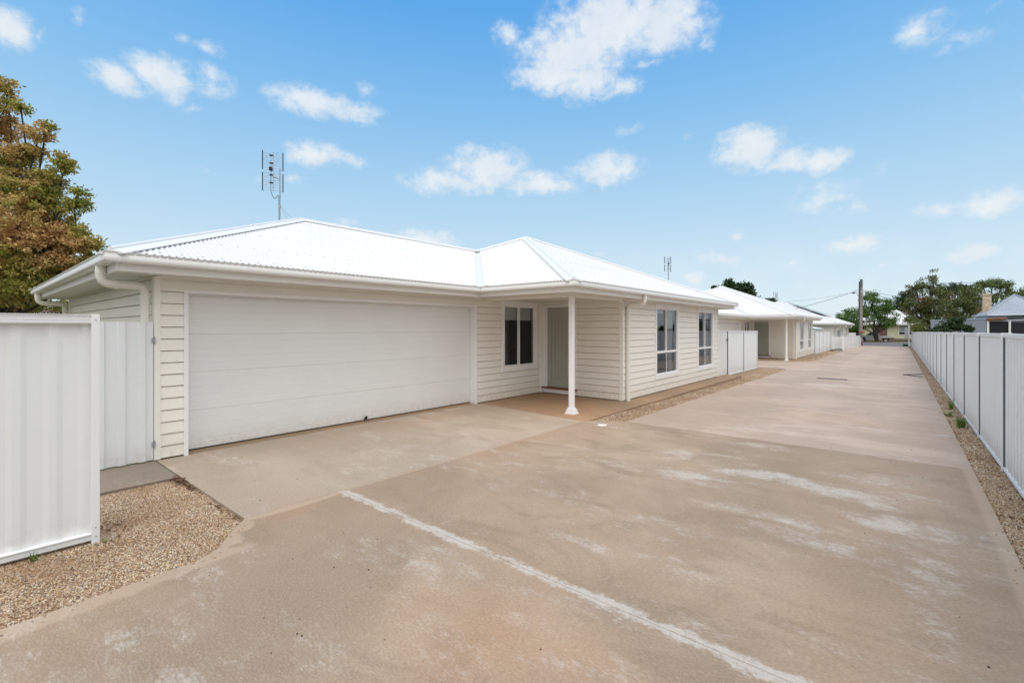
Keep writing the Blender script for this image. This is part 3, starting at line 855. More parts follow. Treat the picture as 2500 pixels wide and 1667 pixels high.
    loop = [(-6.97, 1.17), (-6.97, 7.22), (-4.62, 7.22), (-4.62, 17.78), (-15.08, 17.78), (-15.08, 1.17)]
    eaves(root_parts, loop, [(-6.98, 1.18), (-6.98, 7.23), (-4.63, 7.23), (-4.63, 17.77), (-15.07, 17.77), (-15.07, 1.18)])
    # downpipes
    downpipe(root_parts, [(-4.985, 10.19, .0), (-4.985, 10.19, 2.27), (-4.575, 10.19, 2.27), (-4.575, 10.19, 2.49)])
    downpipe(root_parts, [(-7.505, 1.55, .0), (-7.505, 1.55, 2.26), (-7.505, 1.115, 2.26), (-7.505, 1.115, 2.49)])
    downpipe(root_parts, [(-14.5, 1.55, .0), (-14.5, 1.55, 2.26), (-14.5, 1.115, 2.26), (-14.5, 1.115, 2.49)])
    return root
H1 = make_house('nearest cream weatherboard house with its double garage door facing the front')
H2 = copy_tree(H1)
H2.location = (0, 22.35, -.148)
H2['label'] = 'second cream weatherboard house, middle one of the row'

# third house
def make_house3():
    r = thing('house', 'third cream weatherboard house at the street end with solar panels on its roof', 'house', (0, 0, 0), group='cream weatherboard houses along the driveway')
    r.location = (0, 0, -.42)
    XW, Y0, Y1 = -5.15, 53.6, 69.3
    w = MB()
    siding(w, PX(XW), Y0, Y1, .1, 2.4, ((54.6, 55.6, 1.0, 2.2),)); siding(w, PY(Y0), -16.3, XW, .1, 2.4); siding(w, PY(Y1, 1), -16.3, XW, .1, 2.4); siding(w, PX(-16.3, -1), Y0, Y1, .1, 2.4)
    w.build('wall', M['board'], r)
    each('corner_trim', M['creamtrim'], r, lambda t, a: bar(t, a[0], a[1], a[2], .002, .03, .1, 2.39), ((PX(XW), Y0 - .02, Y0 + .08), (PY(Y0), XW - .08, XW + .02)))
    P = PX(XW)
    wn = MB(); ring(wn, P, 54.6, 55.6, 1.0, 2.2, .06, -.01, .03); wo = wn.build('window', M['trim'], r)
    gl = MB(); gl.quad(P(54.65, -.01, 1.05), P(55.55, -.01, 1.05), P(55.55, -.01, 2.15), P(54.65, -.01, 2.15)); gl.build('pane', M['carglass'], wo)
    build_roof(r, -16.9, -16.9, -4.55, 53.0, 53.0, 69.9)
    loop = [(-16.78, 53.12), (-4.67, 53.12), (-4.67, 69.78), (-16.78, 69.78)]
    eaves(r, loop, [(-16.77, 53.13), (-4.68, 53.13), (-4.68, 69.77), (-16.77, 69.77)], slots=False)
    for y in (54.2, 59.5, 66.3):
        downpipe(r, [(XW + .07, y, .1), (XW + .07, y, 2.2), (-4.63, y, 2.2), (-4.63, y, 2.49)], .055)
    # solar array: rows of framed dark panels on the driveway side
    for k in range(7):
        y = 57.6 + k * 1.05
        for (ra, rb) in ((1.9, 3.5), (3.55, 5.15)):
            if rb > min(y - 53.0, 69.9 - y - 1) - .3: continue
            mb = MB()
            M4 = Matrix.Translation((-4.55 - ra, y, ZE + ra * T + .16)) @ Matrix.Rotation(R(22.5), 4, 'Y')
            mb.box(-(rb - ra) / math.cos(R(22.5)), 0, 0, 1.0, 0, .035, M4)
            mb.build('solar_panel', M['solar'], r)
    mb = MB(); bar(mb, PX(XW), 57.2, 57.75, .03, .2, 1.1, 1.95); mb.build('meter_box', M['blue'], r, bevel=.01)
    mb = MB(); bar(mb, PX(XW), 61.2, 61.9, .03, .15, 1.75, 2.2); mb.build('switch_box', M['creamtrim'], r, bevel=.01)
    return r

M['solar'] = paint('solar_glass', (.03, .035, .045), .12, .1, 2)
make_house3()

# ------------------------------------------------------------------ TV antennas
def make_antenna():
    r = thing('tv_antenna', '', 'antenna')
    Z = lambda z: .655 + (z - .43) * .82
    m = MB(); m.tube([(0, 0, -.12), (0, 0, 1.22)], .016, 10); mast = m.build('mast', M['galv'], r)
    st = MB()
    for q in ((.55, -.1, -.13), (.32, .42, -.10)): st.tube([(0, 0, .38), q], .004, 5)
    st.tube([(-.03, 0, .36), (.03, 0, .36)], .018, 6)
    st.build('stay', M['galv'], r)
    # screen faces local -Y; array centre a bit left of the mast
    ox, oy = -.18, -.12
    e = MB()
    e.tube([(ox + .02, oy, Z(.42)), (ox + .02, oy, Z(1.52))], .009, 6)
    for k in range(16):
        z = Z(.46 + k * .0675)
        if k in (7, 8): z += (-.012 if k == 7 else .012)
        e.tube([(ox - .25, oy, z), (ox + .27, oy, z)], .0035, 4)
    e.tube([(ox + .02, oy, .98), (0, 0, .98)], .012, 6)
    e.build('reflector', M['alu'], r)
    for x in (-.25, .27):
        for z0, z1 in ((Z(.43), Z(.93)), (Z(1.02), Z(1.53))):
            b = MB().box(ox + x - .012, ox + x + .012, oy - .015, oy + .015, z0, z1); b.build('end_bar', M['dark'], r)
    f = MB()
    for z in (Z(.62), Z(.83), Z(1.16), Z(1.37)):
        for sx in (-1, 1):
            for sz in (-1, 1): f.tube([(ox - .02, oy - .13, z), (ox - .02 + sx * .2, oy - .15, z + sz * .07)], .0035, 4)
    f.tube([(ox - .02, oy - .12, Z(.60)), (ox - .02, oy - .12, Z(1.4))], .006, 5)
    f.build('bow_tie_element', M['alu'], r)
    for z in (Z(.62), Z(.83), Z(1.16), Z(1.37)):
        b = MB().box(ox - .06, ox + .03, oy - .15, oy - .10, z - .012, z + .012); b.build('insulator', M['dark'], r)
    b = MB().box(ox - .07, ox + .02, oy - .19, oy - .10, Z(.95), Z(1.04)); b.build('junction_box', M['dark'], r, bevel=.008)
    c = MB(); c.tube(arc_pipe([(ox - .02, oy - .12, Z(.95)), (ox - .03, oy - .12, .60), (ox + .06, oy - .02, .46), (-.03, 0, .64), (-.026, 0, .0), (-.03, 0, -.12)], 0, .1), .007, 6)
    c.build('cable', M['rubber'], r)
    return r
A1 = make_antenna(); A1.location = (-11.03, 4.78, 4.17); A1.rotation_euler = (0, 0, R(62)); A1.scale = (.8, 1, 1)
A1['label'] = 'television antenna on the roof ridge of the nearest house'; A1['group'] = 'television antennas on the roofs'
A2 = copy_tree(A1); A2.location = at(1632, 687, 27.9) ; A2['label'] = 'television antenna rising behind the right slope of the nearest roof'; A2.location.z -= .1; A2.rotation_euler = (0, 0, R(55))
A3 = copy_tree(A1); A3.location = (-10.72, 57.6, 4.1); A3['label'] = 'small distant television antenna on the third house roof'; A3.rotation_euler = (0, 0, R(45))

# ------------------------------------------------------------------ fences
def trap(mb, P, s0, s1, z0f, z1f, period=.2, depth=.028, rib=.045, slope=.02, off=0):
    """ribbed steel sheet: flat pans and raised ribs"""
    pts = []; s = s0
    pts.append((s0, 0))
    n = int(math.ceil((s1 - s0) / period))
    for k in range(n):
        c = s0 + period * (k + .5)
        for q, o in ((c - rib / 2 - slope, 0), (c - rib / 2, depth), (c + rib / 2, depth), (c + rib / 2 + slope, 0)):
            if q < s1: pts.append((q, o))
    pts.append((s1, 0))
    rows = [[P(q, o + off, z0f(q)) for q, o in pts], [P(q, o + off, z1f(q)) for q, o in pts]]
    mb.grid(rows, smooth=False)
    rows = [[P(q, o + off - .002, z0f(q)) for q, o in pts], [P(q, o + off - .002, z1f(q)) for q, o in pts]]
    mb.grid(rows, smooth=False)

def fence_bay(root, P, s0, s1, zb, H, lead=True, last=False, depth=.022, period=.2, post_side=-1, invert=False):
    """one bay: post, sheet, rails.  P(s,o,z): o outward towards the driveway"""
    f0 = lambda s: zb(s) + .05
    f1 = lambda s: zb(s) + H - .04
    pn = MB(); trap(pn, P, s0 + .012, s1 - .012, f0, f1, period, depth, off=.041 - depth - .008)
    pn.build('panel', M['fence'], root)
    for nm, a, b, lip in (('top_rail', H - .055, H - .004, 1), ('bottom_rail', .02, .065, 0)):
        rl = MB()
        c0, c1 = s0 + .024, s1 - .024
        for (o0, o1, q0, q1) in ((-.012, .040, a, b), (.040, .0435, a + .010, a + .016), (.040, .0435, a + .030, a + .036)):
            i = len(rl.v)
            rl.v += [P(c0, o0, zb(c0) + q0), P(c1, o0, zb(c1) + q0), P(c1, o1, zb(c1) + q0), P(c0, o1, zb(c0) + q0),
                     P(c0, o0, zb(c0) + q1), P(c1, o0, zb(c1) + q1), P(c1, o1, zb(c1) + q1), P(c0, o1, zb(c0) + q1)]
            for f in ((0, 3, 2, 1), (4, 5, 6, 7), (0, 1, 5, 4), (1, 2, 6, 5), (2, 3, 7, 6), (3, 0, 4, 7)):
                rl.f.append(tuple(i + k for k in f)); rl.sm.append(False)
        rl.build(nm, M['rail'], root)
def fence_post(root, P, s, zb, H, w=.023):
    p = MB(); z0, z1 = zb(s) - .05, zb(s) + H
    bar(p, P, s - w, s + w, .042, .056, z0, z1); bar(p, P, s - .006, s + .006, -.02, .042, z0, z1); bar(p, P, s - w, s + w, -.034, -.02, z0, z1)
    po = p.build('post', M['rail'], root, bevel=.002)
    c = MB(); bar(c, P, s - .0125, s - .0065, -.0195, .0415, z0, z1 - .01); c.build('channel_shade', M['slot_shade'], po)  # strip coloured dark for the shadow in the post's channel

# long right fence
rf = thing('fence', 'long white steel panel fence running down the right side of the driveway', 'fence')
XF = lambda y: .95 - .0038 * y
PF = lambda s, o, z: (XF(s) + .05 - o, s, z)
zb = lambda y: g(y) - .04
Y0f, DP = 8.245, 2.33
for k in range(-4, 28):
    s = Y0f + DP * k
    if s > 72: break
    fence_post(rf, PF, s, zb, 1.70)
    if s + DP < 73: fence_bay(rf, PF, s, s + DP, zb, 1.70, depth=.012, period=.19)
# near left fence
lf = thing('fence', 'short white steel fence beside the gravel at the left edge, nearest the camera', 'fence')
PL = lambda s, o, z: (-5.10 + o, s, z)
z0l = lambda y: -.03
def lfence():
    PLo = lambda s, o, z: (-5.075 + o, s, z)
    s_end = .725
    for (a, b) in ((-1.63, .725), (-4.0, -1.63)):
        pn = MB(); trap(pn, PLo, a + .03, b - .0, lambda s: .02, lambda s: 1.77, .1975, .014, .045, .034, off=-.02)
        pn.build('panel', M['fence'], lf)
        for nm, za, zb_ in (('top_rail', 1.755, 1.825), ('bottom_rail', .0, .05)):
            rl = MB(); bar(rl, PLo, a + .03, b - .032, -.04, .034, za, zb_)
            hh = zb_ - za
            for q in (.12, .42, .72): bar(rl, PLo, a + .03, b - .032, .034, .038, za + hh * q, za + hh * (q + .16))
            bar(rl, PLo, a + .03, b - .032, -.03, .045, zb_ - .002, zb_ + .004)
            rl.build(nm, M['rail'], lf)
    for s in (.72, -1.63):
        p = MB(); bar(p, PLo, s - .028, s + .024, -.045, .046, -.06, 1.832); po = p.build('post', M['rail'], lf, bevel=.003)
        each('screw', M['alu'], po, lambda m, z: m.tube([PLo(s - .002, .046, z), PLo(s - .002, .050, z)], .005, 8), (1.785, .10, .03))
lfence()
# side gate beside the garage
sg = thing('gate', 'white ribbed steel side gate between the near fence and the garage corner', 'gate')
PG = lambda s, o, z: (-7.42 + o, s, z)
pn = MB(); trap(pn, PG, .60, 1.618, lambda s: .02, lambda s: 1.795, .2, .03, .06, .02); pn.build('panel', M['fence'], sg)
each('gate_rail', M['rail'], sg, lambda m, z: bar(m, PG, .60, 1.60, -.03, -.004, z, z + .04), (1.70, .06))
for z in (.22, 1.56):
    h = MB(); h.tube([PG(1.628, .025, z - .05), PG(1.628, .025, z + .05)], .007, 8); bar(h, PG, 1.60, 1.64, .012, .018, z - .03, z + .03); h.build('hinge', M['galv'], sg)
each('screw', M['alu'], sg, lambda m, s: m.tube([PG(s - .02, 0, 1.765), PG(s - .02, .006, 1.765)], .006, 6), (.7, .9, 1.1, 1.3, 1.5))
# fences and gates between houses
def yard_fence(y0, y1, bays, label, glabel, x=-5.05, gw=1.2):
    P = lambda s, o, z: (x - .04 + o, s, z)
    zz = lambda y: g(y) - .02
    gt = thing('gate', glabel, 'gate', group='steel gates in the fences between houses')
    pn = MB(); trap(pn, P, y0 + .02, y0 + gw - .02, lambda s: zz(s) + .05, lambda s: zz(s) + 1.66, .15, .022, .04, .02); pn.build('panel', M['fence'], gt)
    fr = MB(); bar(fr, P, y0 + .01, y0 + gw - .01, -.03, .03, zz(y0) + 1.662, zz(y0) + 1.69); fr.build('top_rail', M['rail'], gt)
    lt = MB(); s = y0 + gw - .10; zc = zz(y0) + 1.36
    lt.tube([P(s, .02, zc), P(s, .07, zc)], .02, 8); lt.tube([P(s, .06, zc), P(s + .09, .07, zc + .015)], .012, 6); lt.build('latch', M['dark'], gt)
    for z in (.3, 1.45):
        h = MB(); h.tube([P(y0 + .01, .025, zz(y0) + z - .05), P(y0 + .01, .025, zz(y0) + z + .05)], .008, 6); h.build('hinge', M['galv'], gt)
    fc = thing('fence', label, 'fence', group='white steel fences between houses')
    a = y0 + gw; d = (y1 - a) / bays
    for k in range(bays):
        fence_post(fc, P, a + d * k + .03, zz, 1.70); fence_bay(fc, P, a + d * k + .03, a + d * (k + 1) - (.03 if k == bays - 1 else -.03), zz, 1.70, depth=.02, period=.15)
    fence_post(fc, P, y1 - .03, zz, 1.70)
yard_fence(17.36, 23.15, 2, 'short white steel fence between the nearest house and the second', 'white steel gate hung on the far corner of the nearest house')
yard_fence(39.7, 50.3, 4, 'white steel fence between the second house and the third', 'white steel gate hung on the far corner of the second house')

# picket gate and low front fence by the third house
pk = thing('picket_gate', 'white picket gate between the steel fence and the low front fence', 'gate')
p0, p1 = Vector((-4.93, 50.45)), Vector((-4.2, 51.2)); dv = (p1 - p0).normalized(); nv_ = Vector((dv.y, -dv.x)); LG = (p1 - p0).length
zg = g(50.8)
PP = lambda s, o, z: (p0.x + dv.x * s + nv_.x * o, p0.y + dv.y * s + nv_.y * o, z)
for k in range(9):
    s = .06 + k * (LG - .12) / 8
    mb = MB(); bar(mb, PP, s - .022, s + .022, 0, .02, zg + .08, zg + 1.22); mb.build('picket', M['trim'], pk)
for z in (.2, 1.02):
    mb = MB(); bar(mb, PP, .02, LG - .02, -.03, -.001, zg + z, zg + z + .06); mb.build('gate_rail', M['trim'], pk)
low = thing('fence', 'low plain white front fence ending by the utility pole', 'fence')
def PLW(s, o, z):
    t = (s - 51.25) / 17.6
    return (-4.2 + .22 * t + o, s, z)
zl = lambda y: g(y) - .02
for k in range(6):
    a = 51.25 + k * 2.8; b = a + 2.76
    mb = MB(); i = len(mb.v)
    for o in (0, .03):
        mb.quad(PLW(a, o, zl(a)), PLW(b, o, zl(b)), PLW(b, o, zl(b) + 1.22), PLW(a, o, zl(a) + 1.22))
    mb.build('panel', M['fence'], low)
    mb = MB(); bar(mb, PLW, a - .03, a + .03, -.03, .06, zl(a), zl(a) + 1.25); mb.build('post', M['rail'], low)
mb = MB(); a, b = 68.05, 69.6
for o in (0, .03): mb.quad(PLW(a, o, zl(a)), PLW(b, o, zl(b)), PLW(b, o, zl(b) + .85), PLW(a, o, zl(a) + 1.22))
mb.build('panel', M['fence'], low)
for k in range(6):
    a = 51.25 + k * 2.8; b = a + 2.74
    mb = MB(); bar(mb, PLW, a + .03, b, -.02, .05, zl(a) + 1.215, zl(a) + 1.25) ; mb.build('top_rail', M['rail'], low)
q = at(2077, 819, 58)
lb = MB().box(q.x - .4, q.x + .5, q.y - .1, q.y + .1, -.45, 1.12)
tag(lb.build('letterbox_wall', M['trim'], bevel=.01), 'small white block wall standing behind the low front fence', 'wall')
# small garden shed behind the second fence
gs = thing('garden_shed', 'white steel garden shed peeking over the fence beside the third house', 'shed', (-6.6, 45.6, -.25))
mb = MB(); mb.box(-1.35, 1.2, -2.2, 2.2, 0, 1.88); mb.build('wall', M['fence'], gs)
mb = MB(); rows = [[], [], []]
for k in range(121):
    y = -2.3 + 4.6 * k / 120; wv = .008 * math.cos(k * 1.3)
    rows[0].append((1.35, y, 1.9 + wv)); rows[1].append((-.1, y, 2.22 + wv)); rows[2].append((-1.5, y, 1.9 + wv))
mb.grid(rows); mb.build('roof', M['roof'], gs)

# ------------------------------------------------------------------ small things on the driveway
def disc(mb, x, y, z, r, h, seg=24, dome=0):
    top = [(x + r * math.cos(2 * PI * k / seg), y + r * math.sin(2 * PI * k / seg), z + h) for k in range(seg)]
    bot = [(a, b, z) for a, b, c in top]
    inn = [(x + .7 * r * math.cos(2 * PI * k / seg), y + .7 * r * math.sin(2 * PI * k / seg), z + h + dome) for k in range(seg)]
    mb.grid([bot, top, inn], closed=True, smooth=False); mb.quad(*inn)
mb = MB(); disc(mb, -4.09, 7.33, .0, .085, .008, dome=.003)
tag(mb.build('inspection_cap', M['lid']), 'round white inspection cap set in the concrete by the porch corner', 'cap')
def grate(x0, x1, y, w, label):
    r = thing('drain_grate', label, 'drain', (0, 0, 0), group='drain grates across the driveway')
    z = g(y) + .003
    f = MB(); f.box(x0, x1, y - w / 2, y - w / 2 + .02, z - .01, z + .006); f.box(x0, x1, y + w / 2 - .02, y + w / 2, z - .01, z + .006)
    f.box(x0, x0 + .02, y - w / 2 + .02, y + w / 2 - .02, z - .01, z + .006); f.box(x1 - .02, x1, y - w / 2 + .02, y + w / 2 - .02, z - .01, z + .006); f.build('frame', M['rust'], r)
    b = MB(); b.box(x0 + .02, x1 - .02, y - w / 2 + .02, y + w / 2 - .02, z - .004, z + .0005); b.build('pit', M['dark'], r)
    b = MB(); n = int((x1 - x0) / .05)
    for k in range(1, n): b.box(x0 + k * .05 - .006, x0 + k * .05 + .006, y - w / 2 + .021, y + w / 2 - .021, z + .0006, z + .004)
    b.build('bars', M['galv'], r)
grate(-2.38, -1.50, 19.75, .32, 'dark rectangular drain grate in the middle of the driveway, nearer one')
grate(-3.5, -2.6, 43.5, .35, 'small drain grate far down the driveway near the second fence')
grate(-.9, -.1, 58, .45, 'drain grate at the street end of the driveway')
hb = thing('steel_bracket', 'thin dark steel bar frame lying flat near the right driveway edge', 'bracket')
for a, b in (((.03, 23.5), (.55, 24.2)), ((.03, 23.5), (.53, 22.8))):
    mb = MB(); mb.tube([(*a, g(23.5) + .015), (*b, g(23.5) + .015)], .014, 6); mb.build('bar', M['dark'], hb)
mb = MB(); disc(mb, .03, 23.5, g(23.5), .06, .03); mb.build('end_plate', M['dark'], hb)
# loose stones
st = MB()
ico = bmesh.new(); bmesh.ops.create_icosphere(ico, subdivisions=1, radius=1); iv = [v.co.copy() for v in ico.verts]; ifc = [[v.index for v in f.verts] for f in ico.faces]; ico.free()
for k in range(120):
    y = 1 + 20 * random.random() ** 1.6; x = random.uniform(-6.8, XR(y) - .05) if 1.8 < y < 7.3 else random.uniform(-3.8, XR(y) - .05)
    r_ = random.uniform(.003, .007); i = len(st.v); s3 = [random.uniform(.6, 1.3) for _ in range(3)]
    for v in iv: st.v.append((x + v.x * r_ * s3[0], y + v.y * r_ * s3[1], g(y) + r_ * .5 + v.z * r_ * .7))
    for f in ifc: st.f.append(tuple(i + q for q in f)); st.sm.append(True)
tag(st.build('loose_stones', paint('loose_stone', (.07, .05, .045), .8, .6, 20)), 'scattered small dark stones on the driveway concrete', 'stones', kind='stuff')
pb_ = MB()
edge = [(-3.9, -2), (-3.955, .15), (-3.99, 1.15), (-4.33, 1.47), (-4.56, 1.66)]
for k in range(150):
    if k < 60:
        e = random.randrange(4); t = random.random(); x = edge[e][0] * (1 - t) + edge[e + 1][0] * t + abs(random.gauss(0, .07)); y = edge[e][1] * (1 - t) + edge[e + 1][1] * t + random.gauss(0, .03)
    elif k < 110: y = random.uniform(3, 16); x = XR(y) - abs(random.gauss(0, .06))
    else: y = random.uniform(8, 20); x = -3.92 + abs(random.gauss(0, .07))
    r_ = random.uniform(.004, .009); i = len(pb_.v); s3 = [random.uniform(.6, 1.3) for _ in range(3)]
    for v in iv: pb_.v.append((x + v.x * r_ * s3[0], y + v.y * r_ * s3[1], g(y) + r_ * .5 + v.z * r_ * .7))
    for f in ifc: pb_.f.append(tuple(i + q for q in f)); pb_.sm.append(True)
tag(pb_.build('spilled_pebbles', paint('tan_pebble', (.45, .33, .22), .7, .5, 9)), 'tan pebbles spilled from the gravel onto the slab edges', 'pebbles', kind='stuff')
# leaf litter at the corner of the path and apron
lt = MB()
def litter(x, y, sx, sy, n, z):
    for k in range(n):
        a = random.gauss(x, sx); b = random.gauss(y, sy); t = random.uniform(0, 6.3); l = random.uniform(.012, .03); w = l * .35; dz = random.uniform(0, .015)
        c, s_ = math.cos(t), math.sin(t)
        lt.quad((a - c * l, b - s_ * l, z + dz), (a - s_ * w, b + c * w, z + dz + random.uniform(0, .012)), (a + c * l, b + s_ * l, z + dz), (a + s_ * w, b - c * w, z + dz))
litter(-6.28, 1.60, .10, .035, 110, -.01); litter(-5.95, 1.62, .1, .02, 50, -.012); litter(-5.3, .85, .12, .06, 30, -.02); litter(-4.9, 1.62, .3, .015, 40, -.015)
for k in range(60): litter(XR(3 + k * .5) + .2, 3 + k * .5 + random.random(), .07, .05, 5, g(3 + k * .5) - .03)
for k in range(26): litter(-4.35 + random.uniform(-.1, .3), 8.5 + k * .55, .08, .2, 9, g(8 + k * .5) - .018)
tag(lt.build('leaf_litter', paint('dry_brown_leaf', (.13, .06, .03), .9, .5, 20)), 'dry brown leaf litter caught on the gravel and slab edges', 'leaves', kind='stuff')

def tuft(name, x, y, z, n, h, spread, label, mat='blade', lean=1.0):
    mb = MB()
    for k in range(n):
        a = random.uniform(0, 2 * PI); hh = h * random.uniform(.5, 1.1); l = spread * random.uniform(.3, 1) * lean
        bx, by = x + random.gauss(0, spread * .15), y + random.gauss(0, spread * .15)
        w = .0035 + .002 * random.random()
        px_, py_ = -math.sin(a) * w, math.cos(a) * w
        pts = []
        for t in (0, .4, .75, 1):
            pts.append((bx + math.cos(a) * l * t ** 1.6, by + math.sin(a) * l * t ** 1.6, z + hh * (t - .25 * t * t * (l / max(spread, .01)))))
        L_ = [(p[0] - px_ * (1 - i / 3.2), p[1] - py_ * (1 - i / 3.2), p[2]) for i, p in enumerate(pts)]
        R_ = [(p[0] + px_ * (1 - i / 3.2), p[1] + py_ * (1 - i / 3.2), p[2]) for i, p in enumerate(pts)]
        mb.grid([L_, R_])
    return tag(mb.build(name, M[mat]), label, 'weed')
tuft('grass_tuft', -4.99, .37, -.02, 16, .085, .09, 'small grass tuft at the foot of the near left fence')
tuft('weed', -4.98, .77, -.03, 10, .05, .04, 'tiny green weed at the foot of the left fence end post')
tuft('weed', .78, 11.5, -.06, 200, .24, .13, 'bushy green weed growing against the right fence')
tuft('weed', .68, 12.9, -.06, 60, .14, .22, 'thin sprawling weed just beyond the bushy one by the right fence')
tuft('weed', .60, 10.3, -.06, 40, .07, .10, 'low weed in the gravel just in front of the bushy one')
tuft('weed', .80, 14.1, -.07, 50, .28, .1, 'wispy upright weed at the right fence, farthest of them')

# ------------------------------------------------------------------ street end
def pole():
    r = thing('utility_pole', 'tall weathered timber power pole pair at the street end of the driveway', 'pole')
    b = at(2102, 843, 57.5); z0 = -.45
    mb = MB(); t = at(2103.5, 701, 57.5)
    mb.tube([(b.x, b.y, z0), (b.x + .02, b.y, 3), (t.x, t.y, t.z)], [.17, .15, .115], 12); mb.build('pole', M['oldwood'], r)
    b2 = at(2098.5, 842, 58.2); t2 = at(2099.5, 687, 58.2)
    mb = MB(); mb.tube([(b2.x, b2.y, z0), (t2.x, t2.y, t2.z)], [.16, .12], 12); mb.build('pole', M['oldwood2'], r)
    t3 = at(2103, 682, 58); mb = MB(); mb.box(t3.x - .13, t3.x + .13, t3.y - .1, t3.y + .1, t3.z - 1.0, t3.z); mb.build('pole_cap', M['oldwood2'], r, bevel=.02)
    mb = MB(); p = at(2100, 680, 58); mb.tube([p - Vector((0, 0, .5)), p + Vector((0, 0, .25))], .02, 6); mb.build('spike', M['galv'], r)
    mb = MB(); a, c = at(2082, 716, 57), at(2096, 724, 57.6); mb.tube(arc_pipe([c, at(2092, 715, 57.3), a], 0, .3), .03, 6); la = mb.build('lamp_arm', M['galv'], r)
    mb = MB(); mb.tube([at(2082, 716, 57), at(2087, 714.5, 57)], [.11, .07], 8); mb.build('lamp_head', M['oldwood2'], la)
    mb = MB(); p = at(2102, 810, 57.2); mb.box(p.x - .17, p.x + .17, p.y - .17, p.y + .1, p.z - .07, p.z + .07); mb.build('marker', M['redlamp'], r, bevel=.02)
    mb = MB(); mb.tube([at(2106, 714, 57.2), at(2101, 712, 57.4)], .05, 6); mb.build('insulator', M['galv'], r)
    mb = MB(); mb.tube([(b.x, b.y, z0), (b.x, b.y, z0 + .35)], .175, 12); mb.build('collar', M['rust'], r)
pole()
def wire(p0, p1, sag, label, r=.02):
    pts = [p0.lerp(p1, t / 16) - Vector((0, 0, sag * 4 * (t / 16) * (1 - t / 16))) for t in range(17)]
    tag(MB().tube(pts, r, 5).build('power_line', M['rubber']), label, 'wire', group='overhead power lines')
wire(at(2098, 707, 57.6), at(1930, 757, 45), .12, 'dark service wire running from the pole down to the third house roof', .02)
wire(at(2098, 711, 58), at(1890, 738, 95), .3, 'faint high wire going left from the pole into the distance', .014)
wire(at(2105, 712, 57.6), at(2240, 730, 130), .6, 'wire going right from the pole over the street trees', .03)
wire(at(2105, 708, 57.6), at(2300, 726, 150), .8, 'upper thin wire going right from the pole', .025)
wire(at(2255, 692, 50), at(2480, 687, 44), .02, 'pale straight wire across the tall trees above the neighbouring roof', .02)
wire(at(2270, 721, 50), at(2475, 719, 44), .02, 'pale straight wire just above the brick chimney', .02)

def wheel(root, x, y, z, r, w=.22):
    m = MB(); seg = 28; prof = [(-w / 2, r * .62), (-w / 2, r * .93), (-w * .36, r), (w * .36, r), (w / 2, r * .93), (w / 2, r * .62)]
    rows = [[(x + q * math.cos(2 * PI * k / seg), y + o, z + q * math.sin(2 * PI * k / seg)) for o, q in prof] for k in range(seg + 1)]
    m.grid(rows); wh = m.build('wheel', M['tyre'], root)
    h = MB()
    for s in (-1, 1):
        yy = y + s * w * .38
        ringp = [(x + r * .62 * math.cos(2 * PI * k / seg), yy, z + r * .62 * math.sin(2 * PI * k / seg)) for k in range(seg)]
        inn = [(x + r * .2 * math.cos(2 * PI * k / seg), yy - s * .04, z + r * .2 * math.sin(2 * PI * k / seg)) for k in range(seg)]
        h.grid([ringp, inn], closed=True, smooth=False); h.quad(*inn)
    h.build('rim', M['alu'], wh)
